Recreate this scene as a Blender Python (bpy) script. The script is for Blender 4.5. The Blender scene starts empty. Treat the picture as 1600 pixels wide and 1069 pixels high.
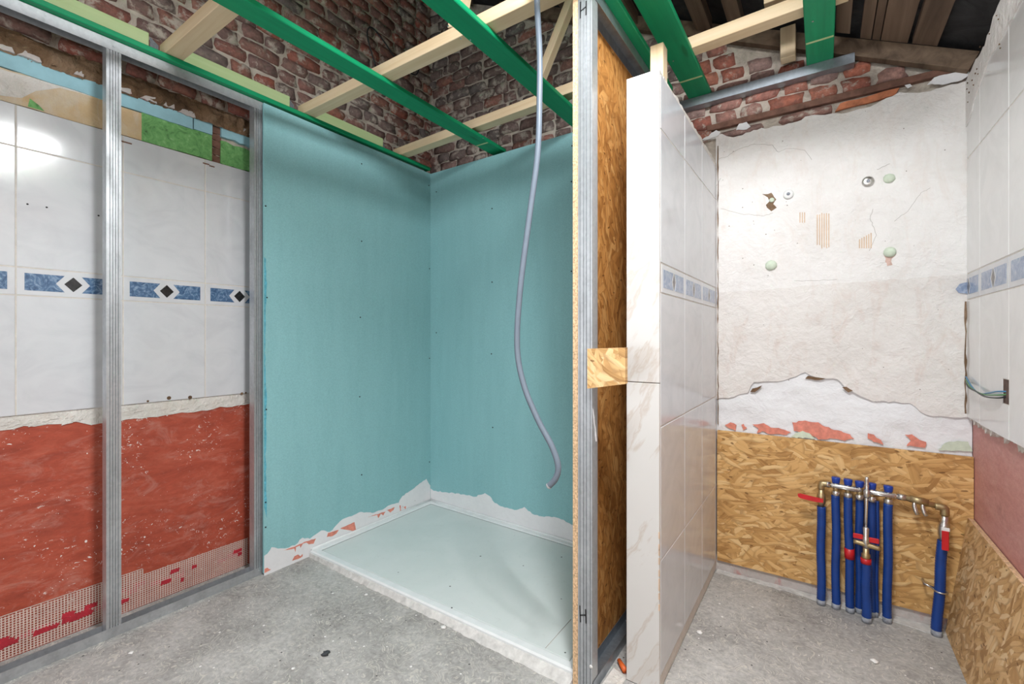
import bpy, bmesh, math, random
from mathutils import Vector, Matrix, noise
random.seed(7)
SC = bpy.context.scene
COL = SC.collection

# ------------------------------------------------------------------ camera (metres; X along back wall, Y depth, Z up)
F, HY, CX = 711.0, 527.0, 800.0
YAW = math.atan(485 / 711.0)
S, C, H = math.sin(YAW), math.cos(YAW), 1.25
cam = bpy.data.cameras.new('camera'); co = bpy.data.objects.new('camera', cam); COL.objects.link(co)
cam.sensor_fit = 'HORIZONTAL'; cam.sensor_width = 36; cam.lens = 36 * F / 1600
cam.shift_y = -(534.5 - HY) / 1600; cam.clip_start = 0.02
co.location = (0, 0, H); co.rotation_euler = (math.pi / 2, 0, YAW)
SC.camera = co

# ------------------------------------------------------------------ light
W = bpy.data.worlds.new('daylight'); SC.world = W; W.use_nodes = True
bg = W.node_tree.nodes['Background']; bg.inputs[0].default_value = (0.93, 0.96, 1.0, 1); bg.inputs[1].default_value = 0.4

def area(name, loc, target, sx, sy, watts, col):
    l = bpy.data.lights.new(name, 'AREA'); l.shape = 'RECTANGLE'; l.size = sx; l.size_y = sy; l.energy = watts; l.color = col
    o = bpy.data.objects.new(name, l); COL.objects.link(o); o.location = loc
    o.rotation_euler = (Vector(target) - Vector(loc)).to_track_quat('-Z', 'Y').to_euler()
    return o
area('skylight_daylight', (-0.15, 0.68, 2.70), (-0.36, 0.80, 1.55), 0.32, 0.50, 98, (0.985, 0.99, 1.0))
area('rear_fill', (-0.9, -1.75, 1.55), (-0.9, 2.0, 1.35), 2.9, 2.3, 31, (0.97, 0.985, 1.0))  # added fill lamp behind the camera, across the unbuilt rear side
VS = SC.view_settings
VS.view_transform = 'Standard'; VS.look = 'None'; VS.gamma = 1.0; VS.exposure = 0.22; VS.use_curve_mapping = False
SC.cycles.use_denoising = True
SC.cycles.max_bounces = 8
SC.cycles.diffuse_bounces = 5

# ------------------------------------------------------------------ measuring helpers: pixel of the photograph -> point on a plane of the room
def ray(px, py):
    r = (px - CX) / F
    return Vector((C * r - S, S * r + C, (HY - py) / F))
def onX(px, py, X):
    v = ray(px, py); t = X / v.x; return Vector((X, v.y * t, H + v.z * t))
def onY(px, py, Y):
    v = ray(px, py); t = Y / v.y; return Vector((v.x * t, Y, H + v.z * t))
def onZ(px, py, Z):
    v = ray(px, py); t = (Z - H) / v.z; return Vector((v.x * t, v.y * t, Z))

# ------------------------------------------------------------------ materials
def nd(nt, typ, ins=None, **props):
    n = nt.nodes.new(typ)
    for k, v in props.items(): setattr(n, k, v)
    for k, v in (ins or {}).items():
        if isinstance(v, bpy.types.NodeSocket): nt.links.new(v, n.inputs[k])
        else: n.inputs[k].default_value = v
    return n
def c4(c): return (c[0], c[1], c[2], 1)
def mix(nt, f, a, b, bt='MIX'):
    n = nd(nt, 'ShaderNodeMix', {0: f}, data_type='RGBA', blend_type=bt)
    for i, v in ((6, a), (7, b)):
        if isinstance(v, bpy.types.NodeSocket): nt.links.new(v, n.inputs[i])
        else: n.inputs[i].default_value = c4(v)
    return n.outputs[2]
def math_(nt, op, a, b=0.0):
    n = nd(nt, 'ShaderNodeMath', {0: a, 1: b}, operation=op); return n.outputs[0]
def ramp(nt, f, stops, interp='LINEAR'):
    n = nd(nt, 'ShaderNodeValToRGB', {0: f}); e = n.color_ramp; e.interpolation = interp
    while len(e.elements) < len(stops): e.elements.new(0.5)
    for el, (p, c) in zip(e.elements, stops):
        el.position = p; el.color = c4(c) if isinstance(c, tuple) else (c, c, c, 1)
    return n.outputs[0]
def noise_(nt, vec, scale, detail=3, rough=0.5, dist=0.0, dim='3D'):
    return nd(nt, 'ShaderNodeTexNoise', {'Vector': vec, 'Scale': scale, 'Detail': detail, 'Roughness': rough, 'Distortion': dist}, noise_dimensions=dim).outputs[0]
def mapping(nt, vec, scale=(1, 1, 1), rot=(0, 0, 0), loc=(0, 0, 0)):
    return nd(nt, 'ShaderNodeMapping', {'Vector': vec, 'Scale': scale, 'Rotation': rot, 'Location': loc}).outputs[0]
def bump(nt, h, strength, dist=0.01):
    return nd(nt, 'ShaderNodeBump', {'Height': h, 'Strength': strength, 'Distance': dist}).outputs[0]
MATS = {}
def new(name, rough=0.6, metal=0.0, col=(0.5, 0.5, 0.5), spec=0.5):
    m = bpy.data.materials.new(name); m.use_nodes = True; nt = m.node_tree
    b = nt.nodes['Principled BSDF']
    b.inputs['Roughness'].default_value = rough; b.inputs['Metallic'].default_value = metal
    b.inputs['Base Color'].default_value = c4(col); b.inputs['Specular IOR Level'].default_value = spec
    MATS[name] = m
    return m, nt, b
def setc(nt, b, sock, nrm=None, rough=None):
    if sock is not None: nt.links.new(sock, b.inputs['Base Color'])
    if nrm is not None: nt.links.new(nrm, b.inputs['Normal'])
    if rough is not None: nt.links.new(rough, b.inputs['Roughness'])
def pos(nt): return nd(nt, 'ShaderNodeNewGeometry').outputs['Position']
def objc(nt):
    tc = nd(nt, 'ShaderNodeTexCoord').outputs['Object']
    r = nd(nt, 'ShaderNodeObjectInfo').outputs['Random']
    off = nd(nt, 'ShaderNodeCombineXYZ', {0: math_(nt, 'MULTIPLY', r, 37.0), 1: math_(nt, 'MULTIPLY', r, 91.0), 2: math_(nt, 'MULTIPLY', r, 53.0)}).outputs[0]
    return nd(nt, 'ShaderNodeVectorMath', {0: tc, 1: off}, operation='ADD').outputs[0], r

def simple(name, col, rough=0.6, metal=0.0, var=0.12, scale=20, bmp=0.0, spec=0.5):
    m, nt, b = new(name, rough, metal, col, spec); p = pos(nt)
    n = noise_(nt, p, scale, 4, 0.6)
    lo = tuple(x * (1 - var) for x in col); hi = tuple(min(1, x * (1 + var)) for x in col)
    setc(nt, b, ramp(nt, n, [(0.3, lo), (0.7, hi)]), bump(nt, n, bmp, 0.004) if bmp else None)
    return m

def concrete():
    m, nt, b = new('concrete', 0.75); p = pos(nt)
    big = noise_(nt, p, 2.2, 6, 0.62, 0.6); fine = noise_(nt, p, 55, 5, 0.7); mid = noise_(nt, p, 9, 5, 0.65, 1.2)
    base = ramp(nt, big, [(0.3, (0.24, 0.23, 0.215)), (0.5, (0.40, 0.387, 0.367)), (0.7, (0.53, 0.52, 0.50))])
    base = mix(nt, 0.35, base, ramp(nt, mid, [(0.3, (0.19, 0.185, 0.175)), (0.7, (0.52, 0.51, 0.5))]))
    base = mix(nt, 0.5, base, ramp(nt, fine, [(0.3, 0.25), (0.7, 0.75)]), 'OVERLAY')
    # chips of straw-like debris lines and white dust specks
    w = nd(nt, 'ShaderNodeVectorMath', {0: p, 1: nd(nt, 'ShaderNodeTexNoise', {'Vector': p, 'Scale': 6.0}).outputs[1]}, operation='ADD').outputs[0]
    v1 = nd(nt, 'ShaderNodeTexVoronoi', {'Vector': mapping(nt, w, (26, 110, 1), (0, 0, 0.5)), 'Scale': 1.0}, voronoi_dimensions='2D')
    sep = nd(nt, 'ShaderNodeSeparateColor', {0: v1.outputs['Color']})
    k = math_(nt, 'MULTIPLY', math_(nt, 'GREATER_THAN', sep.outputs[0], 0.7), math_(nt, 'LESS_THAN', v1.outputs['Distance'], 0.36))
    base = mix(nt, math_(nt, 'MULTIPLY', k, 0.6), base, (0.64, 0.61, 0.54))
    v2 = nd(nt, 'ShaderNodeTexVoronoi', {'Vector': p, 'Scale': 38.0}, voronoi_dimensions='3D')
    s2 = nd(nt, 'ShaderNodeSeparateColor', {0: v2.outputs['Color']})
    k2 = math_(nt, 'MULTIPLY', math_(nt, 'GREATER_THAN', s2.outputs[1], 0.86), math_(nt, 'LESS_THAN', v2.outputs['Distance'], math_(nt, 'MULTIPLY', s2.outputs[0], 0.2)))
    base = mix(nt, k2, base, (0.8, 0.79, 0.77))
    k3 = math_(nt, 'MULTIPLY', math_(nt, 'LESS_THAN', s2.outputs[1], 0.12), math_(nt, 'LESS_THAN', v2.outputs['Distance'], 0.13))
    base = mix(nt, k3, base, (0.06, 0.06, 0.06))
    setc(nt, b, base, bump(nt, math_(nt, 'ADD', fine, math_(nt, 'MULTIPLY', mid, 2.0)), 0.35, 0.006))
concrete()

def brick_mat(name, cols, smear, pale=(0.47, 0.41, 0.34)):
    m, nt, b = new(name, 0.85, spec=0.25); v, r = objc(nt)
    n1 = noise_(nt, v, 22, 5, 0.65, 0.3); n2 = noise_(nt, v, 13, 5, 0.7, 0.3); n3 = noise_(nt, v, 60, 4, 0.6)
    base = ramp(nt, r, [(i / (len(cols) - 1), tuple(min(1, x * 1.3) for x in c)) for i, c in enumerate(cols)])
    base = mix(nt, math_(nt, 'MULTIPLY', ramp(nt, n1, [(0.35, 0.0), (0.65, 1.0)]), 0.5), base, (0.11, 0.09, 0.083))
    base = mix(nt, 0.6, base, ramp(nt, n3, [(0.25, 0.25), (0.75, 0.75)]), 'OVERLAY')
    base = mix(nt, ramp(nt, n2, [(smear, 0.0), (smear + 0.1, 0.85)]), base, pale)
    setc(nt, b, base, bump(nt, math_(nt, 'ADD', n1, math_(nt, 'MULTIPLY', n3, 0.4)), 0.7, 0.008))
brick_mat('brick_warm', [(0.16, 0.115, 0.105), (0.2, 0.09, 0.075), (0.30, 0.095, 0.065), (0.155, 0.13, 0.125), (0.32, 0.125, 0.085), (0.22, 0.12, 0.10), (0.18, 0.145, 0.135)], 0.52, (0.56, 0.50, 0.43))
brick_mat('brick_sooty', [(0.13, 0.108, 0.103), (0.19, 0.125, 0.11), (0.15, 0.13, 0.125), (0.24, 0.15, 0.13), (0.14, 0.118, 0.11), (0.30, 0.13, 0.10), (0.17, 0.15, 0.14)], 0.52, (0.52, 0.46, 0.40))
brick_mat('brick_red', [(0.34, 0.11, 0.075), (0.28, 0.18, 0.16), (0.38, 0.13, 0.08), (0.24, 0.085, 0.065), (0.42, 0.16, 0.10), (0.3, 0.2, 0.18)], 0.56, (0.58, 0.53, 0.46))
m, nt, b = new('mortar', 0.95, spec=0.1); p = pos(nt)
n1 = noise_(nt, p, 14, 6, 0.65, 0.6); n2 = noise_(nt, p, 3, 4, 0.6)
base = ramp(nt, n1, [(0.3, (0.36, 0.315, 0.27)), (0.48, (0.56, 0.50, 0.43)), (0.7, (0.66, 0.6, 0.53))])
base = mix(nt, ramp(nt, n2, [(0.5, 0.0), (0.75, 0.4)]), base, (0.25, 0.22, 0.2))
setc(nt, b, base, bump(nt, n1, 1.0, 0.02))

m, nt, b = new('tile_glaze', 0.13, spec=0.5); v, r = objc(nt)
n1 = noise_(nt, mapping(nt, v, (1, 1, 1.4)), 5, 5, 0.6, 1.6)
base = ramp(nt, n1, [(0.3, (0.57, 0.582, 0.61)), (0.5, (0.615, 0.627, 0.652)), (0.62, (0.635, 0.647, 0.67))])
setc(nt, b, base, bump(nt, noise_(nt, v, 3, 2), 0.06, 0.02))
m, nt, b = new('tile_glaze_lit', 0.13); v, r = objc(nt)  # same tile as the left wall; brighter light on the right put into the colour
setc(nt, b, ramp(nt, noise_(nt, v, 5, 5, 0.6, 1.6), [(0.3, (0.72, 0.718, 0.715)), (0.6, (0.78, 0.777, 0.772))]), bump(nt, noise_(nt, v, 3, 2), 0.06, 0.02))
simple('grout', (0.62, 0.58, 0.53), 0.9, var=0.1, scale=30)
m, nt, b = new('tile_blue', 0.15); v, r = objc(nt)
n1 = noise_(nt, v, 30, 5, 0.65, 2.5)
setc(nt, b, ramp(nt, n1, [(0.3, (0.035, 0.075, 0.16)), (0.5, (0.08, 0.155, 0.28)), (0.62, (0.2, 0.3, 0.44)), (0.75, (0.42, 0.5, 0.6))]))
m, nt, b = new('tile_blue_faded', 0.15); v, r = objc(nt)
n1 = noise_(nt, v, 26, 4, 0.6, 2.0)
setc(nt, b, ramp(nt, n1, [(0.3, (0.17, 0.23, 0.37)), (0.5, (0.27, 0.34, 0.48)), (0.7, (0.42, 0.47, 0.58))]))
simple('tile_black', (0.022, 0.021, 0.022), 0.15, var=0.5, scale=60)
simple('tile_charcoal', (0.13, 0.12, 0.115), 0.2, var=0.3, scale=60)

m, nt, b = new('marble', 0.22); p = pos(nt)
wn = nd(nt, 'ShaderNodeVectorMath', {0: nd(nt, 'ShaderNodeTexNoise', {'Vector': p, 'Scale': 5.0, 'Detail': 3.0}).outputs[1], 3: 0.06}, operation='SCALE').outputs[0]
w = nd(nt, 'ShaderNodeVectorMath', {0: p, 1: wn}, operation='ADD').outputs[0]
nv = noise_(nt, mapping(nt, mapping(nt, w, (1, 1, 1), (0, -0.5, 0)), (16, 16, 3.2)), 1.0, 5, 0.55, 0.2)
vein = ramp(nt, nv, [(0.55, 0.0), (0.60, 0.8), (0.62, 0.25), (0.75, 0.5)])
base = mix(nt, math_(nt, 'MULTIPLY', vein, 0.5), (0.62, 0.605, 0.585), (0.40, 0.28, 0.19))
base = mix(nt, math_(nt, 'MULTIPLY', ramp(nt, noise_(nt, p, 5, 4, 0.6), [(0.4, 0.0), (0.7, 1.0)]), 0.35), base, (0.60, 0.57, 0.545))
setc(nt, b, base)

def membrane(name, c0, c1, c2, speck):
    m, nt, b = new(name, 0.6, spec=0.3); p = pos(nt)
    a = noise_(nt, mapping(nt, p, (1, 1, 3.2)), 3.2, 7, 0.68, 0.8); f = noise_(nt, mapping(nt, p, (1, 1, 2.5), (0.4, 0, 0)), 30, 5, 0.7, 0.5)
    base = ramp(nt, a, [(0.28, c0), (0.5, c1), (0.72, c2)])
    base = mix(nt, 0.35, base, ramp(nt, f, [(0.3, 0.3), (0.7, 0.68)]), 'OVERLAY')
    d = noise_(nt, mapping(nt, p, (1, 1, 2)), 7, 6, 0.75, 1.0)
    base = mix(nt, ramp(nt, d, [(0.52, 0.0), (0.72, 0.42)]), base, (0.55, 0.30, 0.25))
    e = noise_(nt, p, 4.4, 5, 0.7, 0.6)
    base = mix(nt, ramp(nt, e, [(0.6, 0.0), (0.8, 0.45)]), base, (0.12, 0.04, 0.03))
    if speck:
        v2 = nd(nt, 'ShaderNodeTexVoronoi', {'Vector': mapping(nt, p, (1, 1, 0.75)), 'Scale': 34.0})
        s2 = nd(nt, 'ShaderNodeSeparateColor', {0: v2.outputs['Color']})
        thr = math_(nt, 'MULTIPLY', math_(nt, 'GREATER_THAN', s2.outputs[1], 0.72), math_(nt, 'LESS_THAN', v2.outputs['Distance'], math_(nt, 'MULTIPLY', s2.outputs[0], 0.24)))
        base = mix(nt, thr, base, (0.8, 0.7, 0.66))
        sm = noise_(nt, mapping(nt, p, (1, 1, 1.6)), 42, 4, 0.6, 1.5)
        sk = math_(nt, 'MULTIPLY', ramp(nt, sm, [(0.63, 0.0), (0.67, 1.0)]), ramp(nt, noise_(nt, p, 5, 2), [(0.46, 0.0), (0.58, 1.0)]))
        base = mix(nt, sk, base, (0.85, 0.78, 0.74))
    setc(nt, b, base, bump(nt, f, 0.3, 0.005))
membrane('membrane_red', (0.25, 0.048, 0.03), (0.385, 0.072, 0.04), (0.47, 0.12, 0.075), True)
membrane('plaster_pink', (0.50, 0.22, 0.195), (0.57, 0.275, 0.25), (0.61, 0.33, 0.30), False)

m, nt, b = new('plasterboard_teal', 0.7, spec=0.25); p = pos(nt)
n1 = noise_(nt, mapping(nt, p, (6, 6, 0.8)), 3, 4, 0.55); n2 = noise_(nt, p, 160, 3, 0.6)
base = ramp(nt, n1, [(0.3, (0.245, 0.475, 0.50)), (0.7, (0.265, 0.505, 0.53))])
base = mix(nt, 0.2, base, ramp(nt, n2, [(0.3, 0.3), (0.7, 0.7)]), 'OVERLAY')
setc(nt, b, base)
simple('paper_blue', (0.10, 0.38, 0.48), 0.7, var=0.3, scale=60)
simple('screw_dark', (0.03, 0.035, 0.04), 0.4, 0.5)

def plaster(name, lo, mid, hi, stain, sfac, bmp, big=1.0):
    m, nt, b = new(name, 0.85, spec=0.2); p = pos(nt)
    a = noise_(nt, p, 3.0, 6, 0.6, 0.5); f = noise_(nt, p, 34, 6, 0.65, 0.4); t = noise_(nt, mapping(nt, p, (2.5, 2.5, 1)), 4.5, 5, 0.65, 1.2)
    base = ramp(nt, a, [(0.3, lo), (0.5, mid), (0.7, hi)])
    base = mix(nt, math_(nt, 'MULTIPLY', ramp(nt, t, [(0.52, 0.0), (0.75, 1.0)]), sfac), base, stain)
    base = mix(nt, 0.2, base, ramp(nt, f, [(0.3, 0.32), (0.7, 0.66)]), 'OVERLAY')
    v2 = nd(nt, 'ShaderNodeTexVoronoi', {'Vector': p, 'Scale': 26.0}); s2 = nd(nt, 'ShaderNodeSeparateColor', {0: v2.outputs['Color']})
    k = math_(nt, 'MULTIPLY', math_(nt, 'GREATER_THAN', s2.outputs[1], 0.9), math_(nt, 'LESS_THAN', v2.outputs['Distance'], 0.08))
    base = mix(nt, math_(nt, 'MULTIPLY', k, 0.8), base, (0.25, 0.2, 0.17))
    l = noise_(nt, p, 7.0, 5, 0.55, 0.4)
    setc(nt, b, base, bump(nt, math_(nt, 'ADD', f, math_(nt, 'MULTIPLY', l, 3.5 * big)), bmp, 0.012))
plaster('plaster_old', (0.75, 0.725, 0.70), (0.815, 0.79, 0.77), (0.85, 0.83, 0.815), (0.70, 0.58, 0.51), 0.35, 0.6)
plaster('plaster_lower', (0.70, 0.665, 0.635), (0.77, 0.735, 0.705), (0.805, 0.775, 0.75), (0.62, 0.46, 0.39), 0.4, 0.6)
plaster('plaster_skim', (0.78, 0.785, 0.80), (0.82, 0.825, 0.84), (0.84, 0.845, 0.86), (0.72, 0.72, 0.76), 0.3, 0.4, 1.0)
plaster('plaster_pinkwash', (0.45, 0.41, 0.39), (0.52, 0.48, 0.46), (0.6, 0.56, 0.53), (0.5, 0.14, 0.12), 1.0, 0.5)
plaster('sealing_coat', (0.73, 0.73, 0.745), (0.76, 0.76, 0.775), (0.79, 0.79, 0.80), (0.74, 0.74, 0.75), 0.3, 0.2)
plaster('adhesive_strip', (0.62, 0.59, 0.54), (0.69, 0.66, 0.62), (0.74, 0.71, 0.67), (0.6, 0.52, 0.43), 0.3, 0.8)
plaster('plaster_beige', (0.58, 0.40, 0.22), (0.6, 0.44, 0.26), (0.62, 0.55, 0.44), (0.64, 0.56, 0.46), 0.9, 0.3)
plaster('rubble_brown', (0.09, 0.055, 0.033), (0.19, 0.115, 0.065), (0.34, 0.24, 0.16), (0.06, 0.045, 0.035), 0.6, 1.0)
simple('paint_blue_pale', (0.28, 0.50, 0.57), 0.7, var=0.12, scale=12, bmp=0.2)
m, nt, b = new('paint_green', 0.7); p = pos(nt)
n1 = noise_(nt, p, 22, 6, 0.7, 1.5)
setc(nt, b, ramp(nt, n1, [(0.3, (0.05, 0.12, 0.04)), (0.42, (0.12, 0.33, 0.1)), (0.6, (0.19, 0.46, 0.15)), (0.72, (0.4, 0.58, 0.34))]), bump(nt, n1, 0.4, 0.004))
simple('paint_red', (0.68, 0.24, 0.175), 0.75, var=0.22, scale=40)
simple('foam_green', (0.60, 0.68, 0.55), 0.8, var=0.1, scale=40, bmp=0.5)
simple('stain_pink', (0.60, 0.42, 0.36), 0.85, var=0.2, scale=60)
simple('adhesive_orange', (0.64, 0.48, 0.35), 0.9, var=0.15)

def osb(name, plane, main, tint, flk=(9.5, 48)):
    m, nt, b = new(name, 0.6, spec=0.3); p = pos(nt)
    s = nd(nt, 'ShaderNodeSeparateXYZ', {0: p})
    u = s.outputs[0] if plane == 'Y' else s.outputs[1]
    p2 = nd(nt, 'ShaderNodeCombineXYZ', {0: u, 1: s.outputs[2], 2: 0.0}).outputs[0]
    def wobble(v, sc, amp, det):
        w = nd(nt, 'ShaderNodeTexNoise', {'Vector': v, 'Scale': sc, 'Detail': det}).outputs[1]
        w = nd(nt, 'ShaderNodeVectorMath', {0: w, 1: (0.5, 0.5, 0.5)}, operation='SUBTRACT').outputs[0]
        w = nd(nt, 'ShaderNodeVectorMath', {0: w, 3: amp}, operation='SCALE').outputs[0]
        return nd(nt, 'ShaderNodeVectorMath', {0: v, 1: w}, operation='ADD').outputs[0]
    p2 = wobble(wobble(p2, 7.0, 0.06, 1.0), 60.0, 0.005, 2.0)
    T = lambda c: tuple(min(1.0, c[i] * tint[i]) for i in range(3))
    stops = [(0.0, T((0.36, 0.19, 0.068))), (0.1, T((0.47, 0.265, 0.10))), (0.4, T((0.60, 0.36, 0.15))), (0.75, T((0.68, 0.43, 0.195))), (1.0, T((0.76, 0.54, 0.29)))]
    base = ramp(nt, noise_(nt, p2, 20, 3), [(0.3, T((0.42, 0.225, 0.085))), (0.7, T((0.6, 0.35, 0.14)))]); hgt = None
    angs = [0.15, -0.55, 0.8, -0.12, 1.25, -0.9, 0.42, -0.3]
    for i, a in enumerate(angs):
        q = mapping(nt, mapping(nt, p2, (1, 1, 1), (0, 0, main + a), (i * 3.17, i * 5.71, 0)), (flk[0] * (1 + 0.3 * (i % 3)), flk[1] * (0.6 + 0.25 * (i % 4)), 1))
        v = nd(nt, 'ShaderNodeTexVoronoi', {'Vector': q, 'Scale': 1.0, 'Randomness': 1.0}, voronoi_dimensions='2D')
        sc_ = nd(nt, 'ShaderNodeSeparateColor', {0: v.outputs['Color']})
        mk = math_(nt, 'GREATER_THAN', sc_.outputs[0], 0.64)
        g = noise_(nt, mapping(nt, q, (0.35, 4, 1)), 1.2, 3, 0.6)
        cc = ramp(nt, math_(nt, 'ADD', sc_.outputs[1], math_(nt, 'MULTIPLY', math_(nt, 'SUBTRACT', g, 0.5), 0.6)), stops)
        cc = mix(nt, ramp(nt, v.outputs['Distance'], [(0.42, 0.0), (0.72, 0.55)]), cc, T((0.27, 0.135, 0.045)))  # shadow at each flake's edges, painted into its colour
        base = mix(nt, math_(nt, 'MULTIPLY', mk, 0.95), base, cc)
        lay = math_(nt, 'MULTIPLY', mk, math_(nt, 'SUBTRACT', 1.0, v.outputs['Distance']))
        hgt = lay if hgt is None else math_(nt, 'MAXIMUM', math_(nt, 'MULTIPLY', hgt, 0.8), lay)
    v = nd(nt, 'ShaderNodeTexVoronoi', {'Vector': mapping(nt, p2, (22, 60, 1), (0, 0, main + 0.3)), 'Scale': 1.0}, voronoi_dimensions='2D')
    s3 = nd(nt, 'ShaderNodeSeparateColor', {0: v.outputs['Color']})
    k = math_(nt, 'MULTIPLY', math_(nt, 'GREATER_THAN', s3.outputs[0], 0.86), math_(nt, 'LESS_THAN', v.outputs['Distance'], math_(nt, 'MULTIPLY', s3.outputs[1], 0.26)))
    base = mix(nt, math_(nt, 'MULTIPLY', k, 0.75), base, T((0.16, 0.075, 0.028)))
    setc(nt, b, base, bump(nt, hgt, 0.4, 0.004))
osb('osb_back', 'Y', 0.1, (1.06, 1.03, 0.93))
osb('osb_right', 'X', 0.9, (1.06, 1.1, 1.2))
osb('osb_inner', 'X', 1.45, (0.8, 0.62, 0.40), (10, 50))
osb('osb_offcut', 'Y', 0.9, (1.1, 1.12, 1.15), (12, 45))
simple('osb_edge', (0.62, 0.42, 0.25), 0.8, var=0.45, scale=130, bmp=0.5)

def metal(name, col, rough, met):
    m, nt, b = new(name, rough, met); p = pos(nt)
    v = nd(nt, 'ShaderNodeTexVoronoi', {'Vector': p, 'Scale': 90.0}); n1 = noise_(nt, mapping(nt, p, (1, 1, 0.4)), 14, 4, 0.6)
    lo = tuple(x * 0.72 for x in col)
    base = ramp(nt, n1, [(0.3, lo), (0.7, col)])
    base = mix(nt, 0.25, base, ramp(nt, nd(nt, 'ShaderNodeSeparateColor', {0: v.outputs['Color']}).outputs[0], [(0.0, 0.38), (1.0, 0.62)]), 'OVERLAY')
    setc(nt, b, base, None, ramp(nt, n1, [(0.3, min(1, rough + 0.1)), (0.7, max(0.02, rough - 0.08))]))
metal('galvanised', (0.55, 0.575, 0.60), 0.42, 0.7)
metal('galvanised_dull', (0.40, 0.45, 0.50), 0.4, 0.8)
metal('brass_old', (0.52, 0.40, 0.22), 0.38, 0.9)
metal('nickel', (0.72, 0.70, 0.66), 0.28, 0.95)

def timber(name, axis, c0, c1, knot, rough=0.6, grain=26):
    m, nt, b = new(name, rough, spec=0.35); v, r = objc(nt)
    sc = {'X': (0.05, 1, 1), 'Y': (1, 0.05, 1), 'Z': (1, 1, 0.05)}[axis]
    n1 = noise_(nt, mapping(nt, v, sc), grain, 5, 0.6, 0.6); n2 = noise_(nt, v, 3, 3)
    base = ramp(nt, n1, [(0.3, c0), (0.7, c1)])
    ks = {'X': (3, 16, 16), 'Y': (16, 3, 16), 'Z': (16, 16, 3)}[axis]
    kv = nd(nt, 'ShaderNodeTexVoronoi', {'Vector': mapping(nt, v, ks), 'Scale': 1.0})
    s2 = nd(nt, 'ShaderNodeSeparateColor', {0: kv.outputs['Color']})
    k = math_(nt, 'MULTIPLY', math_(nt, 'GREATER_THAN', s2.outputs[0], 0.85), ramp(nt, kv.outputs['Distance'], [(0.1, 1.0), (0.2, 0.0)]))
    base = mix(nt, math_(nt, 'MULTIPLY', k, 0.6), base, knot)
    base = mix(nt, 0.25, base, ramp(nt, n2, [(0.3, 0.36), (0.7, 0.64)]), 'OVERLAY')
    setc(nt, b, base, bump(nt, n1, 0.2, 0.003))
timber('timber_green', 'Y', (0.0, 0.235, 0.095), (0.004, 0.31, 0.13), (0.0, 0.1, 0.03), 0.5)
timber('timber_pale_x', 'X', (0.64, 0.48, 0.29), (0.76, 0.62, 0.43), (0.35, 0.18, 0.07))
timber('timber_pale_z', 'Z', (0.64, 0.48, 0.29), (0.76, 0.62, 0.43), (0.35, 0.18, 0.07))
timber('timber_lime', 'Y', (0.44, 0.58, 0.27), (0.53, 0.66, 0.36), (0.25, 0.35, 0.1))
timber('timber_old_y', 'Y', (0.075, 0.048, 0.032), (0.23, 0.155, 0.105), (0.3, 0.22, 0.16), 0.85, 12)
timber('timber_old_x', 'X', (0.07, 0.047, 0.032), (0.22, 0.155, 0.105), (0.24, 0.18, 0.13), 0.85, 12)
m, nt, b = new('roof_felt', 0.8); p = pos(nt)
setc(nt, b, ramp(nt, noise_(nt, p, 8, 5, 0.7, 1), [(0.35, (0.008, 0.008, 0.009)), (0.6, (0.03, 0.03, 0.032)), (0.8, (0.09, 0.06, 0.03))]), bump(nt, noise_(nt, p, 4, 3), 0.8, 0.05))
simple('brick_orange', (0.50, 0.18, 0.09), 0.9, var=0.3, scale=30, bmp=0.5)
simple('rust_strip', (0.17, 0.085, 0.06), 0.85, var=0.35, scale=25, bmp=0.4)
m, nt, b = new('tray_mint', 0.45, spec=0.35); p = pos(nt)
a = noise_(nt, p, 3, 5, 0.65, 0.8); f = noise_(nt, p, 28, 5, 0.7, 1.5)
base = ramp(nt, a, [(0.3, (0.60, 0.655, 0.64)), (0.7, (0.67, 0.71, 0.70))])
base = mix(nt, math_(nt, 'MULTIPLY', ramp(nt, f, [(0.6, 0.0), (0.78, 1.0)]), 0.3), base, (0.4, 0.42, 0.41))
v2 = nd(nt, 'ShaderNodeTexVoronoi', {'Vector': p, 'Scale': 16.0}); s2 = nd(nt, 'ShaderNodeSeparateColor', {0: v2.outputs['Color']})
k = math_(nt, 'MULTIPLY', math_(nt, 'GREATER_THAN', s2.outputs[0], 0.86), math_(nt, 'LESS_THAN', v2.outputs['Distance'], 0.08))
base = mix(nt, k, base, (0.12, 0.12, 0.12)); setc(nt, b, base, None, ramp(nt, f, [(0.3, 0.4), (0.7, 0.6)]))
simple('tray_white', (0.73, 0.76, 0.765), 0.5, var=0.04)
simple('conduit_grey', (0.145, 0.18, 0.225), 0.42, var=0.06)
simple('conduit_inside', (0.5, 0.52, 0.54), 0.6)
simple('sleeve_blue', (0.006, 0.045, 0.235), 0.38, var=0.15)
simple('plastic_blue', (0.01, 0.05, 0.34), 0.35, var=0.1)
simple('plastic_red', (0.55, 0.012, 0.018), 0.4, var=0.12)
simple('marker_black', (0.012, 0.012, 0.014), 0.6)
simple('white_plastic', (0.78, 0.78, 0.77), 0.4, var=0.04)
simple('plug_orange', (0.65, 0.12, 0.02), 0.5)
simple('wire_blue', (0.06, 0.22, 0.4), 0.4); simple('wire_green', (0.1, 0.26, 0.1), 0.4); simple('wire_black', (0.02, 0.025, 0.03), 0.4)
simple('mesh_fibre', (0.62, 0.47, 0.41), 0.8, var=0.12, scale=14)
simple('paint_crimson', (0.42, 0.02, 0.035), 0.7, var=0.3, scale=30)
simple('recess_dark', (0.12, 0.075, 0.06), 0.9, var=0.4, scale=40)
simple('mortar_pale', (0.58, 0.57, 0.55), 0.9, var=0.2, scale=30, bmp=0.8)
simple('crack_grey', (0.42, 0.39, 0.36), 0.9)
simple('pvc_grey', (0.28, 0.3, 0.34), 0.6, var=0.3, scale=60)
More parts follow.
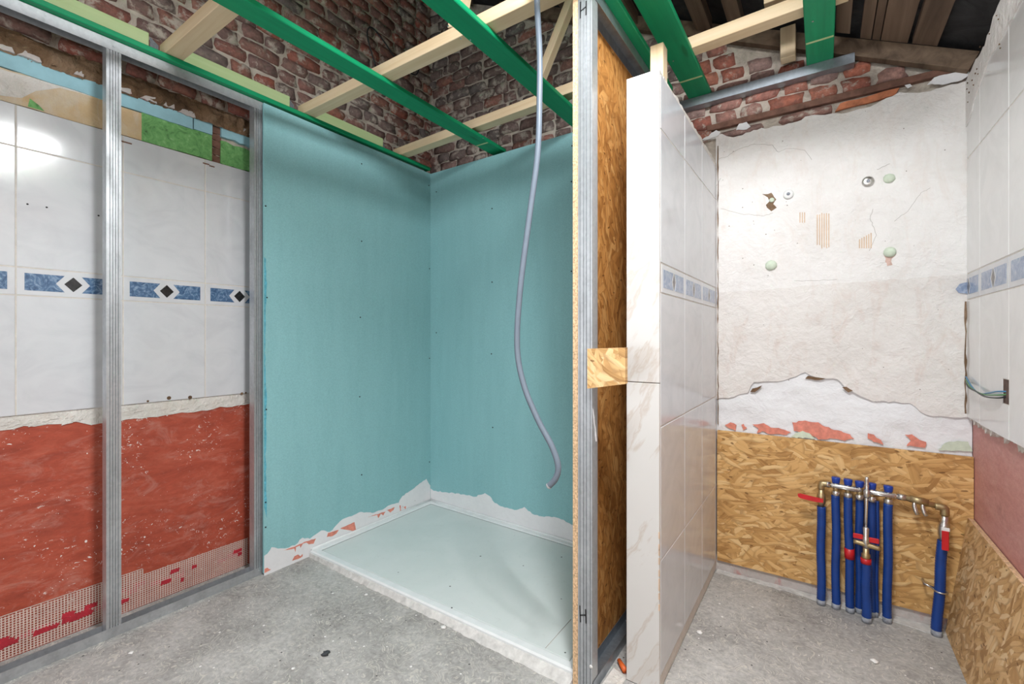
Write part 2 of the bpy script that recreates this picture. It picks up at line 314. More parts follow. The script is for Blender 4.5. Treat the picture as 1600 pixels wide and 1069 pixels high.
simple('crumb_white', (0.78, 0.77, 0.75), 0.9, bmp=0.5); simple('crumb_dark', (0.05, 0.055, 0.06), 0.9, bmp=0.5)

# ------------------------------------------------------------------ geometry helpers
def link(o, parent=None):
    COL.objects.link(o)
    if parent is not None:
        o.parent = parent
        o.matrix_parent_inverse = Matrix.Translation(parent.location).inverted() if parent.get('_t') else Matrix.Identity(4)
    return o
def mk(name, verts, faces, mat, parent=None, smooth=False):
    me = bpy.data.meshes.new(name); me.from_pydata([tuple(v) for v in verts], [], faces); me.update()
    me.materials.append(MATS[mat])
    bm = bmesh.new(); bm.from_mesh(me); bmesh.ops.recalc_face_normals(bm, faces=bm.faces); bm.to_mesh(me); bm.free()
    if smooth: me.polygons.foreach_set('use_smooth', [True] * len(me.polygons))
    return link(bpy.data.objects.new(name, me), parent)
def tag(o, label, cat=None, group=None, kind=None):
    o['label'] = label
    if cat: o['category'] = cat
    if group: o['group'] = group
    if kind: o['kind'] = kind
    return o
def empty(name, loc):
    o = bpy.data.objects.new(name, None); COL.objects.link(o); o.location = loc; o['_t'] = 1; o.empty_display_size = 0.05
    return o
BOXC = {}
def box(name, x0, x1, y0, y1, z0, z1, mat, parent=None, bev=0.0015, seg=1):
    d = (round(abs(x1 - x0), 4), round(abs(y1 - y0), 4), round(abs(z1 - z0), 4)); key = (d, mat, bev, name)
    if key not in BOXC:
        bm = bmesh.new(); bmesh.ops.create_cube(bm, size=1.0)
        for v in bm.verts: v.co = Vector((v.co.x * d[0], v.co.y * d[1], v.co.z * d[2]))
        if bev: bmesh.ops.bevel(bm, geom=bm.edges[:], offset=min(bev, min(d) * 0.3), segments=seg, affect='EDGES')
        me = bpy.data.meshes.new(name); bm.to_mesh(me); bm.free(); me.materials.append(MATS[mat]); BOXC[key] = me
    o = bpy.data.objects.new(name, BOXC[key]); o.location = ((x0 + x1) / 2, (y0 + y1) / 2, (z0 + z1) / 2)
    return link(o, parent)
def beam(name, a, b, w, h, mat, parent=None, bev=0.002):
    """timber with its length along local Z from a to b"""
    a, b = Vector(a), Vector(b); L = (b - a).length
    bm = bmesh.new(); bmesh.ops.create_cube(bm, size=1.0)
    for v in bm.verts: v.co = Vector((v.co.x * w, v.co.y * h, v.co.z * L))
    bmesh.ops.bevel(bm, geom=bm.edges[:], offset=bev, segments=1, affect='EDGES')
    me = bpy.data.meshes.new(name); bm.to_mesh(me); bm.free(); me.materials.append(MATS[mat])
    o = bpy.data.objects.new(name, me); o.location = (a + b) / 2
    o.rotation_mode = 'QUATERNION'; o.rotation_quaternion = (b - a).to_track_quat('Z', 'Y')
    return link(o, parent)
def jag(pts, step, amp, rnd, closed=True):
    out = []; n = len(pts)
    for i in range(n if closed else n - 1):
        a, b = Vector(pts[i]), Vector(pts[(i + 1) % n]); L = (b - a).length; k = max(1, int(L / step))
        for j in range(k):
            q = a.lerp(b, j / k)
            out.append(q + Vector((rnd.uniform(-amp, amp), rnd.uniform(-amp, amp))) if j else q)
    if not closed: out.append(Vector(pts[-1]))
    return out
def sheet(name, pts, axis, at, thick, mat, parent=None):
    """flat piece with outline pts (2D) on the plane axis=at; thick is signed along the axis (towards the room)"""
    def P(q, d): return (at + d, q[0], q[1]) if axis == 'X' else (q[0], at + d, q[1]) if axis == 'Y' else (q[0], q[1], at + d)
    n = len(pts); v = [P(q, 0) for q in pts] + [P(q, thick) for q in pts]
    f = [list(range(n, 2 * n))] + [[i, (i + 1) % n, n + (i + 1) % n, n + i] for i in range(n)]
    return mk(name, v, f, mat, parent)
def tube(name, pts, r, mat, parent=None, seg=10, ribs=None, caps=True):
    pts = [Vector(p) for p in pts]; n = len(pts); V = []; Fc = []
    t0 = (pts[1] - pts[0]).normalized(); up = Vector((0, 0, 1)) if abs(t0.z) < 0.9 else Vector((1, 0, 0)); nx = t0.cross(up).normalized()
    for i, p in enumerate(pts):
        t = (pts[min(i + 1, n - 1)] - pts[max(i - 1, 0)]).normalized(); nx = (nx - t * nx.dot(t)).normalized(); ny = t.cross(nx)
        rr = r[i] if isinstance(r, (list, tuple)) else r
        for k in range(seg):
            a = 2 * math.pi * k / seg; V.append(p + (nx * math.cos(a) + ny * math.sin(a)) * rr)
    for i in range(n - 1):
        for k in range(seg): Fc.append([i * seg + k, i * seg + (k + 1) % seg, (i + 1) * seg + (k + 1) % seg, (i + 1) * seg + k])
    if caps: Fc += [list(range(seg))[::-1], list(range((n - 1) * seg, n * seg))]
    return mk(name, V, Fc, mat, parent, True)
def spline(pts, k=8):
    pts = [Vector(p) for p in pts]; P = [pts[0]] + pts + [pts[-1]]; out = []
    for i in range(1, len(P) - 2):
        for j in range(k):
            t = j / k; a, b, c, d = P[i - 1], P[i], P[i + 1], P[i + 2]
            out.append(0.5 * ((2 * b) + (c - a) * t + (2 * a - 5 * b + 4 * c - d) * t * t + (3 * b - a - 3 * c + d) * t ** 3))
    return out + [pts[-1]]
def rib_profile(name, prof, axis, lo, hi, mat, parent=None, th=0.0012):
    """thin folded sheet metal: 2D profile swept along an axis ('Z': (x,y); 'Y': (x,z); 'X': (y,z))"""
    def P(q, t): return (q[0], q[1], t) if axis == 'Z' else (q[0], t, q[1]) if axis == 'Y' else (t, q[0], q[1])
    n = len(prof); v = [P(q, lo) for q in prof] + [P(q, hi) for q in prof]
    o = mk(name, v, [[i, i + 1, n + i + 1, n + i] for i in range(n - 1)], mat, parent)
    md = o.modifiers.new('thickness', 'SOLIDIFY'); md.thickness = th; md.offset = 0
    return o
def grooved(a, b, fixed, grooves, depth, swap):
    """a face from a to b with shallow grooves; returns profile points"""
    pts = [(a, fixed)]
    for g0, g1 in grooves:
        u0, u1 = a + (b - a) * g0, a + (b - a) * g1; e = (u1 - u0) * 0.25
        pts += [(u0, fixed), (u0 + e, fixed + depth), (u1 - e, fixed + depth), (u1, fixed)]
    pts.append((b, fixed))
    return [(q[1], q[0]) for q in pts] if swap else pts
def dome(name, c, r, n, mat, parent=None, squash=0.6, jit=0.0, seed=0):
    """lump / screw head / plug: low dome whose axis is n"""
    rnd = random.Random(seed); bm = bmesh.new(); bmesh.ops.create_icosphere(bm, subdivisions=2, radius=1.0)
    q = Vector(n).to_track_quat('Z', 'Y')
    for v in bm.verts:
        w = v.co * r * (1 + rnd.uniform(-jit, jit)); w.z *= squash; v.co = q @ w
    me = bpy.data.meshes.new(name); bm.to_mesh(me); bm.free(); me.materials.append(MATS[mat])
    me.polygons.foreach_set('use_smooth', [True] * len(me.polygons))
    o = bpy.data.objects.new(name, me); o.location = c
    return link(o, parent)
SCREW = {}
def screw(c, n, parent, r=0.0048, mat='screw_dark', name='screw'):
    key = (tuple(n), r, mat)
    if key not in SCREW:
        bm = bmesh.new(); q = Vector(n).to_track_quat('Z', 'Y')
        bmesh.ops.create_cone(bm, cap_ends=True, segments=8, radius1=r, radius2=r * 0.8, depth=0.003)
        for v in bm.verts: v.co = q @ v.co
        me = bpy.data.meshes.new(name); bm.to_mesh(me); bm.free(); me.materials.append(MATS[mat]); SCREW[key] = me
    o = bpy.data.objects.new(name, SCREW[key]); o.location = c
    return link(o, parent)

# ------------------------------------------------------------------ setting: main planes
XL, YB, XR = -2.61, 2.66, 0.52          # left brick face, back wall face, right wall face
R0, RK, RX = 2.41, 0.5, 0.54             # roof underside: z = R0 + RK*(RX-x)
roofz = lambda x: R0 + RK * (RX - x)

floor = mk('floor', [(-2.8, -2.2, 0), (0.8, -2.2, 0), (0.8, 2.8, 0), (-2.8, 2.8, 0), (-2.8, -2.2, -0.1), (0.8, -2.2, -0.1), (0.8, 2.8, -0.1), (-2.8, 2.8, -0.1)],
           [[0, 1, 2, 3], [7, 6, 5, 4], [0, 4, 5, 1], [1, 5, 6, 2], [2, 6, 7, 3], [3, 7, 4, 0]], 'concrete')
tag(floor, 'bare grey concrete floor with dust and crumbs', 'floor', kind='structure')

def slab(name, x0, x1, y0, y1, z0, z1, mat, label):
    o = box(name, x0, x1, y0, y1, z0, z1, mat, None, 0); tag(o, label, 'wall', kind='structure'); o['_t'] = 1; return o
wall_left = slab('wall_left', -2.8, XL - 0.012, -1.8, 2.8, 0, 4.25, 'mortar', 'old left wall of dark bricks above white tiles and red membrane')
v = [(-2.622, roofz(-2.62)), (-2.622, 0), (0.66, 0), (0.66, roofz(0.66))]
wall_back = sheet('wall_back', v, 'Y', YB + 0.14, -0.125, 'mortar'); tag(wall_back, 'old back wall, bricks above and flaking white plaster at right', 'wall', kind='structure')
wall_right = slab('wall_right', XR, 0.66, -1.8, 2.674, 0, 2.36, 'plaster_pink', 'right wall with white tiles over pink plaster')

# ------------------------------------------------------------------ bricks
def brick_mesh(w, h, seed):
    rnd = random.Random(seed); nx, ny = 4, 3; V = []; Fc = []
    for j in range(ny):
        for i in range(nx):
            edge = i in (0, nx - 1) or j in (0, ny - 1); corner = i in (0, nx - 1) and j in (0, ny - 1)
            x = -w / 2 + w * i / (nx - 1); y = -h / 2 + h * j / (ny - 1)
            if corner: x *= 0.955; y *= 0.88
            V.append((x + rnd.uniform(-1, 1) * 0.008, y + rnd.uniform(-1, 1) * 0.006, (0.001 if edge else 0.010) + rnd.uniform(-1, 1) * 0.002))
    for j in range(ny - 1):
        for i in range(nx - 1): a = j * nx + i; Fc.append([a, a + 1, a + nx + 1, a + nx])
    ring = [0, 1, 2, 3, 7, 11, 10, 9, 8, 4]; n0 = len(V)
    for k in ring: x, y, z = V[k]; V.append((x * 1.03, y * 1.06, -0.02))
    for k in range(len(ring)): a, b_ = ring[k], ring[(k + 1) % len(ring)]; Fc.append([b_, a, n0 + k, n0 + (k + 1) % len(ring)])
    me = bpy.data.meshes.new('brick'); me.from_pydata(V, [], Fc); me.update(); me.polygons.foreach_set('use_smooth', [True] * len(me.polygons))
    return me
BM_ = {}
def brick_lib(mat):
    if mat not in BM_:
        BM_[mat] = {}
        for kind, w in (('s', 0.212), ('h', 0.104), ('q', 0.15)):
            L = []
            for k in range(8):
                me = brick_mesh(w, 0.060, hash((kind, k)) % 1000 if False else k * 7 + ord(kind)); me.materials.append(MATS[mat]); L.append(me)
            BM_[mat][kind] = L
    return BM_[mat]
WB = {'s': 0.212, 'h': 0.104, 'q': 0.15}
def pix(p):
    zc = -S * p[0] + C * p[1]; xc = C * p[0] + S * p[1]
    return (CX + F * xc / zc, HY - F * (p[2] - H) / zc) if zc > 0.1 else (-9999, -9999)
def brick_wall(parent, axis, u0, u1, z0, z1, keep, matf, seed, zjit=0.0):
    rnd = random.Random(seed); cand = []; row = 0; z = z0
    while z < z1:
        u = u0 - rnd.uniform(0, 0.1)
        prev = ''
        while u < u1:
            kind = rnd.choice('hhqqs' if axis == 'X' or u < -0.62 else 'hhq'); prev = kind; w = WB[kind]
            uc = u + w / 2; pt = (XL, uc, z) if axis == 'X' else (uc, YB, z)
            if u0 <= uc - w * 0.42 and uc + w * 0.42 <= u1 and keep(uc, z, w):
                px, py = pix(pt); inside = -60 < px < 1660 and -60 < py < 1130
                cand.append((inside, pt, kind, rnd.uniform(-0.03, 0.03), rnd.randrange(8), rnd.uniform(-0.004, 0.005), rnd.uniform(-0.007, 0.007)))
            u += w + rnd.uniform(0.015, 0.027)
        z += 0.0765; row += 1
    Rm = Matrix(((0, 0, 1), (1, 0, 0), (0, 1, 0))) if axis == 'X' else Matrix(((1, 0, 0), (0, 0, -1), (0, 1, 0)))
    cnt = 0; rest = bmesh.new()
    cand.sort(key=lambda c: (not c[0], (Vector(c[1]) - Vector((0, 0, H))).length))
    for ins, pt, kind, rot, k, dep, dz in cand:
        me = brick_lib(matf(pt))[kind][k]
        n = Vector((1, 0, 0)) if axis == 'X' else Vector((0, -1, 0))
        M4 = Matrix.Translation(Vector(pt) + n * dep + Vector((0, 0, dz))) @ (Rm @ Matrix.Rotation(rot, 3, 'Z')).to_4x4()
        if ins and cnt < 300:
            o = bpy.data.objects.new('brick', me); link(o, parent); o.matrix_basis = M4; cnt += 1
        else:
            tmp = me.copy(); tmp.transform(M4); rest.from_mesh(tmp); bpy.data.meshes.remove(tmp)
    if len(rest.verts):
        me = bpy.data.meshes.new('brickwork'); rest.to_mesh(me); me.materials.append(MATS['brick_warm'])
        o = bpy.data.objects.new('brickwork', me); link(o, parent); o['kind'] = 'stuff'
    rest.free()
brick_wall(wall_left, 'X', -0.6, 2.78, 2.475, 4.15, lambda u, z, w: True, lambda p: 'brick_warm', 3)
def keep_back(u, z, w):
    if z > roofz(u) - 0.10: return False
    if z < 2.4 and not -0.72 < u < -0.49: return False
    return True
brick_wall(wall_back, 'Y', -2.74, 0.56, 2.43 - 0.0765 * 3, 4.1, keep_back, lambda p: 'brick_red' if p[0] > -0.62 else 'brick_sooty', 5)

# ------------------------------------------------------------------ tiles
def border_tile(parent, axis, at, sgn, u0, u1, z0, z1, umin=None, umax=None, faded=False):
    """decorated border tile from u0 to u1; (umin, umax) clip where the tile is cut"""
    a, b_ = (u0 if umin is None else max(u0, umin)), (u1 if umax is None else min(u1, umax))
    if b_ - a < 0.02: return
    g = 0.0022
    t = box('border_tile', *( (at - sgn * 0.008, at, a + g, b_ - g, z0 + g, z1 - g) if axis == 'X' else (a + g, b_ - g, at - sgn * 0.008, at, z0 + g, z1 - g)), 'tile_glaze', parent, 0.001)
    w, zc, hh = u1 - u0, (z0 + z1) / 2, (z1 - z0) * 0.31
    U = lambda f: u0 + w * f
    fl, fr = (0.36, 0.64) if not faded else (0.40, 0.60)
    shapes = [[(U(0.07), zc - hh), (U(fl + 0.06), zc - hh), (U(fl), zc), (U(fl + 0.06), zc + hh), (U(0.07), zc + hh)],
              [(U(0.93), zc - hh), (U(0.93), zc + hh), (U(fr - 0.06), zc + hh), (U(fr), zc), (U(fr - 0.06), zc - hh)]]
    if not faded: shapes = [[(U(0.07), zc - hh), (U(0.42), zc - hh), (U(0.34), zc), (U(0.42), zc + hh), (U(0.07), zc + hh)],
                            [(U(0.93), zc - hh), (U(0.93), zc + hh), (U(0.58), zc + hh), (U(0.66), zc), (U(0.58), zc - hh)]]
    dm = [(U(0.5), zc - hh * 0.9), (U(0.585), zc), (U(0.5), zc + hh * 0.9), (U(0.415), zc)] if not faded else [(U(0.5), zc - hh * 1.0), (U(0.555), zc), (U(0.5), zc + hh * 1.0), (U(0.445), zc)]
    for shp, mt, nm in [(shapes[0], 'tile_blue_faded' if faded else 'tile_blue', 'blue_inlay'), (shapes[1], 'tile_blue_faded' if faded else 'tile_blue', 'blue_inlay'), (dm, 'tile_charcoal' if faded else 'tile_black', 'diamond_inlay')]:
        q = [(min(max(x, a + 0.004), b_ - 0.004), y) for x, y in shp]
        if max(x for x, y in q) - min(x for x, y in q) > 0.006:
            o = sheet(nm, q, axis, at, sgn * 0.0006, mt, t)
            o.matrix_parent_inverse = Matrix.Translation(t.location).inverted()
def tile(parent, axis, at, sgn, u0, u1, z0, z1, name='tile', mat='tile_glaze'):
    if u1 - u0 < 0.015 or z1 - z0 < 0.015: return
    g = 0.0022
    return box(name, *((at - sgn * 0.008, at, u0 + g, u1 - g, z0 + g, z1 - g) if axis == 'X' else (u0 + g, u1 - g, at - sgn * 0.008, at, z0 + g, z1 - g)), mat, parent, 0.0016)

rnd = random.Random(11)
# left wall: tile bed, tiles, border, bands above, adhesive strip and membrane below
XT = -2.600                                                   # glazed face
sheet('tile_bed', [(-1.2, 0.945), (2.64, 0.945), (2.64, 2.158), (-1.2, 2.158)], 'X', XL - 0.012, 0.0206, 'grout', wall_left)
ys = [0.376 + 0.33 * k for k in range(-4, 8)]
for i in range(len(ys) - 1):
    y0, y1 = ys[i], min(ys[i + 1], 2.64)
    if y1 <= y0: continue
    tile(wall_left, 'X', XT, 1, y0, y1, 0.942, 1.415)
    border_tile(wall_left, 'X', XT, 1, y0, ys[i + 1], 1.415, 1.525, umax=2.64)
    tile(wall_left, 'X', XT, 1, y0, y1, 1.525, 1.995)
    tile(wall_left, 'X', XT, 1, y0, y1, 1.995, 2.160)
def ledge_piece(name, ya, yb, z0, z1, mat, th, amp=0.006, j=0.05):
    a = jag([(ya, z0), (yb, z0)], j, amp * 0.5, rnd, False); b_ = jag([(yb, z1), (ya, z1)], j, amp, rnd, False)
    return sheet(name, a + b_, 'X', XL - 0.012, th, mat, wall_left)
ych0, ych1 = onX(332, 225, XT).y, onX(346, 228, XT).y
yg0 = onX(222, 215, XT).y
ledge_piece('plaster_band', -1.2, yg0, 2.162, 2.288, 'plaster_beige', 0.016, 0.004)
gp = [(q.y, q.z) for q in (onX(x, y, XL + 0.006) for x, y in ((-60, 92), (160, 152), (140, 150), (94, 137), (56, 142), (34, 153), (0, 149), (-60, 130)))]
sheet('plaster_patch', jag(gp, 0.03, 0.003, rnd), 'X', XL + 0.002, 0.0032, 'adhesive_strip', wall_left)
ledge_piece('green_paint_patch', yg0, ych0, 2.162, 2.292, 'paint_green', 0.0165, 0.006)
ledge_piece('green_paint_patch', ych1, 2.64, 2.162, 2.282, 'paint_green', 0.0165, 0.01, 0.03)
g1 = sheet('green_paint_patch', jag([(onX(44, 162, XT).y, 2.166), (onX(70, 168, XT).y, 2.166), (onX(47, 158, XT).y, 2.2)], 0.02, 0.006, rnd), 'X', XL + 0.004, 0.0012, 'paint_green', wall_left)
ledge_piece('blue_painted_band', -1.2, 0.98, 2.290, 2.352, 'paint_blue_pale', 0.022, 0.004)
ledge_piece('blue_painted_band', 0.985, ych0, 2.294, 2.365, 'paint_blue_pale', 0.022, 0.006)
ledge_piece('blue_painted_band', ych1, 2.64, 2.302, 2.37, 'paint_blue_pale', 0.022, 0.012, 0.03)
for k in range(5):
    z = 2.18 + 0.038 * k
    sheet('chase_brick', jag([(ych0 - 0.004, z - 0.017), (ych1 + 0.004, z - 0.017), (ych1 + 0.004, z + 0.017), (ych0 - 0.004, z + 0.017)], 0.012, 0.004, rnd), 'X', XL - 0.012, 0.006 + 0.002 * (k % 3), 'rust_strip', wall_left)
# rubble ledge: displaced strip
n = 420; V = []; Fc = []
for i in range(n + 1):
    y = -1.2 + 3.84 * i / n
    for j in range(7):
        z = 2.345 + 0.095 * j / 6
        d = 0.012 + 0.02 * noise.noise(Vector((y * 9, z * 30, 0))) + 0.016 * noise.noise(Vector((y * 40, z * 70, 4))) + 0.008 * noise.noise(Vector((y * 110, z * 160, 7))) + 0.016 * math.sin(j / 6 * math.pi)
        V.append((XL - 0.004 + d, y, z))
for i in range(n):
    for j in range(6): a = i * 7 + j; Fc.append([a, a + 7, a + 8, a + 1])
mk('rubble_ledge', V, Fc, 'rubble_brown', wall_left, True)
ry = 0.1
while ry < 1.3:
    w = rnd.uniform(0.03, 0.09); z = 2.358 + rnd.uniform(-0.004, 0.008)
    if rnd.random() < 0.75: sheet('plaster_fragment', jag([(ry, z - 0.008), (ry + w, z - 0.008), (ry + w * 0.9, z + rnd.uniform(0.006, 0.02)), (ry + w * 0.3, z + rnd.uniform(0.004, 0.018))], 0.012, 0.004, rnd), 'X', XL, 0.018 + rnd.uniform(0, 0.006), rnd.choice(['rubble_brown', 'plaster_pinkwash', 'plaster_pinkwash']), wall_left)
    ry += w + rnd.uniform(0.0, 0.03)
# adhesive strip with broken relief, red membrane, fibre mesh
top = [(y, 0.948) for y in (2.64, -1.2)]
bot = jag([(-1.2, 0.90), (0.55, 0.893), (0.6, 0.87), (1.2, 0.882), (2.64, 0.88)], 0.03, 0.006, rnd, False)
sheet('adhesive_strip', bot + top, 'X', XL - 0.012, 0.0135, 'adhesive_strip', wall_left)
for k in range(34):
    y = rnd.uniform(0.15, 1.25); z = rnd.uniform(0.895, 0.932); w = rnd.uniform(0.015, 0.05)
    sheet('adhesive_flake', jag([(y, z - 0.012), (y + w, z - 0.006), (y + w * 0.8, z + 0.012), (y + 0.01, z + 0.01)], 0.012, 0.004, rnd), 'X', XL, rnd.uniform(0.003, 0.006), 'adhesive_strip', wall_left)
for px, py, r in ((264, 622, 0.009), (297, 621, 0.009), (231, 627, 0.005), (378, 615, 0.007), (384, 614, 0.005)):
    c = onX(px, py, XT); sheet('drill_hole', [(c.y + r * math.cos(a * 0.628), c.z + r * math.sin(a * 0.628)) for a in range(10)], 'X', XT - 0.004, 0.0046, 'rubble_brown', wall_left)
for px, py in ((43, 319), (73, 324), (154, 337)):
    c = onX(px, py, XT); screw((XT, c.y, c.z), (1, 0, 0), wall_left, 0.004, 'marker_black', 'drill_hole')
for px, py, l in ((195, 222, 0.05), (322, 256, 0.03), (331, 260, 0.025)):
    c = onX(px, py, XT); box('mortar_smear', XT - 0.001, XT + 0.0015, c.y - l / 2, c.y + l / 2, c.z - 0.003, c.z + 0.003, 'rust_strip', wall_left, 0)
sheet('red_membrane', [(-1.2, 0), (2.64, 0), (2.64, 0.95), (-1.2, 0.95)], 'X', XL - 0.012, 0.0095, 'membrane_red', wall_left)
V = []; Fc = []
def strip(y0, y1, z0, z1, x):
    k = len(V); V.extend([(x, y0, z0), (x, y1, z0), (x, y1, z1), (x, y0, z1)]); Fc.append([k, k + 1, k + 2, k + 3])
ya = -0.3
while ya < 1.24:
    hz = 0.172 if ya < 0.78 else 0.148
    strip(ya, ya + 0.004, 0.004, hz + rnd.uniform(-0.004, 0.003), XL + 0.0005 + rnd.uniform(0, 0.001)); ya += 0.0098
for k in range(18):
    z = 0.006 + k * 0.0098
    strip(-0.3, 0.78 if z > 0.148 else 1.25, z, z + 0.0035, XL + 0.001)
fm = mk('fibre_mesh', V, Fc, 'mesh_fibre', wall_left); fm['kind'] = 'stuff'
for k in range(46):
    y = rnd.uniform(0.0, 1.22); z = (0.075 if y < 0.62 else 0.085) + rnd.gauss(0, 0.013); w = rnd.uniform(0.02, 0.075)
    if y > 0.7: w *= 0.6
    sheet('crimson_smear', jag([(y, z - 0.01), (y + w, z - 0.008), (y + w * 1.1, z + 0.008), (y + 0.004, z + 0.011)], 0.01, 0.002, rnd), 'X', XL - 0.003, (0.0030 if k % 2 else 0.0048) + 0.00001 * k, 'paint_crimson', wall_left)

# ------------------------------------------------------------------ back wall at right: plaster layers, board, strip
def px_poly(ox, oy, sc, pts): return [(ox + x / sc, oy + y / sc) for x, y in pts]
edge = px_poly(1100, 440, 3.636, [(40, 668), (70, 668), (170, 655), (250, 632), (285, 570), (440, 565), (500, 545), (575, 515), (640, 545), (760, 555), (800, 600), (860, 635), (960, 680), (1080, 680), (1170, 690), (1230, 740), (1300, 765), (1490, 775)])
topl = px_poly(1000, 0, 4.444, [(430, 985), (520, 925), (650, 955), (790, 905), (960, 875), (1060, 855), (1180, 805), (1330, 790)]) + px_poly(1300, 0, 5.333, [(80, 950), (320, 890), (500, 805), (560, 770), (760, 770), (1000, 705), (1130, 680)])
to2 = lambda L, Y: [(q.x, q.z) for q in (onY(x, y, Y) for x, y in L)]
e2 = [(-0.475, to2(edge[:1], 2.652)[0][1])] + to2(edge, 2.652)[1:]; e2[-1] = (0.518, e2[-1][1])
t2 = to2(topl, 2.652)[::-1]; t2[0] = (0.518, t2[0][1]); t2.append((-0.475, t2[-1][1]))
out = jag(e2, 0.018, 0.004, rnd, False) + jag(t2, 0.018, 0.005, rnd, False)
pl = sheet('upper_plaster', out, 'Y', YB + 0.02, -0.031, 'plaster_old', wall_back)
lc = [Vector(q) for q in out[:len(jag(e2, 0.018, 0.0, random.Random(1), False))]]
lc = lc + jag([(0.518, 1.515), (0.1, 1.505), (-0.475, 1.49)], 0.03, 0.004, rnd, False)
sheet('lower_coat', lc, 'Y', YB - 0.005, -0.0068, 'plaster_lower', wall_back)
for x0_, w_, za, zb_ in ((-0.4665, 0.004, 0.78, 2.28), (0.4935, 0.005, 0.93, 1.4)):
    L_ = jag([(x0_, za), (x0_, zb_)], 0.04, 0.002, rnd, False); R_ = jag([(x0_ + w_, zb_), (x0_ + w_, za)], 0.03, 0.0025, rnd, False)
    sheet('corner_gap', L_ + R_, 'Y', YB - 0.005, -0.0085, 'rubble_brown', wall_back)
# relief lumps on lower skim coat
lw = [(-0.475, 0.72), (0.518, 0.73), (0.518, 0.98), (-0.475, 1.12)]
nx_, nz_ = 90, 34; V = []; Fc = []
for i in range(nx_ + 1):
    x = -0.475 + 0.993 * i / nx_
    for j in range(nz_ + 1):
        z = 0.70 + 0.42 * j / nz_
        d = 0.007 * noise.noise(Vector((x * 5, z * 9, 1.7))) + 0.004 * noise.noise(Vector((x * 13, z * 22, 5.1))) + 0.0015 * noise.noise(Vector((x * 50, z * 60, 9)))
        V.append((x, YB - 0.002 - d * (1 if z > 0.8 else 0.4), z))
for i in range(nx_):
    for j in range(nz_): a = i * (nz_ + 1) + j; Fc.append([a, a + nz_ + 1, a + nz_ + 2, a + 1])
mk('skim_coat', V, Fc, 'plaster_skim', wall_back, True)
def patch(name, ox, oy, sc, pts, Y, th, mat, parent, amp=0.004, step=0.012):
    return sheet(name, jag(to2(px_poly(ox, oy, sc, pts), Y), step, amp, rnd), 'Y', Y, th, mat, parent)
YP = YB - 0.0085
for pts in ([(118, 815), (150, 800), (185, 815), (180, 848), (150, 835)], [(212, 815), (225, 808), (245, 832), (222, 845)],
            [(275, 812), (340, 805), (380, 830), (440, 838), (495, 855), (470, 870), (380, 868), (330, 850), (300, 860), (310, 835)],
            [(500, 800), (560, 792), (650, 800), (690, 825), (760, 845), (830, 868), (855, 895), (800, 905), (720, 890), (650, 898), (600, 870), (510, 848)],
            [(930, 862), (965, 870), (1005, 900), (1020, 928), (985, 915), (930, 892)], [(1140, 870), (1180, 868), (1225, 900), (1262, 912), (1255, 945), (1200, 938), (1150, 935), (1175, 905)]):
    patch('red_paint_patch', 1100, 440, 3.636, pts, YP, -0.0015, 'paint_red', wall_back)
for pts in ([(490, 885), (520, 860), (560, 848), (600, 862), (632, 893)], [(1330, 955), (1370, 918), (1440, 905), (1500, 910), (1525, 965)]):
    patch('filler_patch', 1100, 440, 3.636, pts, YP, -0.003, 'foam_green', wall_back, 0.003)
# exposed cavities along the broken edge
for pts in ([(262, 628), (275, 608), (300, 603), (330, 590), (320, 605), (290, 628)], [(575, 552), (590, 535), (650, 545), (690, 552), (650, 560)], [(785, 600), (810, 598), (845, 620), (820, 630)]):
    patch('exposed_cavity', 1100, 440, 3.636, pts, 2.6485, -0.0025, 'rubble_brown', wall_back, 0.002)
# comb marks of old adhesive
for x0, n_, ya_, yb_ in ((1277, 6, 331, 392), (1343, 6, 364, 388), (1250, 3, 332, 348)):
    for k in range(n_):
        h0 = (rnd.uniform(0, 12) if x0 == 1277 else (5 - k) * 4) if n_ == 6 else 0
        a, b_ = onY(x0 + k * 3.6, ya_ + h0 * 0.5, 2.649), onY(x0 + k * 3.6, yb_ - (h0 if x0 == 1277 else 0), 2.649)
        box('adhesive_comb_mark', a.x - 0.0022, a.x + 0.0022, 2.6478, 2.6492, min(a.z, b_.z), max(a.z, b_.z), 'adhesive_orange', wall_back, 0)
# hairline cracks
def crack(pts, r=0.0009):
    q = [onY(x, y, 2.649) for x, y in pts]; P2 = []
    for i in range(len(q) - 1):
        for j in range(5):
            w = q[i].lerp(q[i + 1], j / 5); P2.append(w + Vector((rnd.uniform(-1, 1), 0, rnd.uniform(-1, 1))) * 0.0025)
    tube('crack', P2 + [q[-1]], r, 'crack_grey', wall_back, 4)
Z2 = lambda L: px_poly(1100, 180, 3.564, L)
crack(Z2([(80, 245), (130, 228), (190, 190), (280, 160), (380, 165), (415, 205)])); crack(Z2([(415, 205), (460, 185), (560, 195), (600, 250)]), 0.0007)
crack(Z2([(95, 520), (200, 550), (330, 560), (385, 545)])); crack(Z2([(95, 350), (70, 395)]))
crack(Z2([(500, 925), (620, 920), (740, 915)]), 0.0008); crack(Z2([(960, 305), (1035, 270)])); crack(Z2([(1060, 590), (1130, 540), (1200, 440), (1260, 405)]), 0.0007)
crack(Z2([(940, 520), (925, 570), (935, 600), (960, 665), (920, 755)]), 0.0008); crack(px_poly(1100, 440, 3.636, [(1490, 560), (1440, 590), (1300, 610)]), 0.0007)
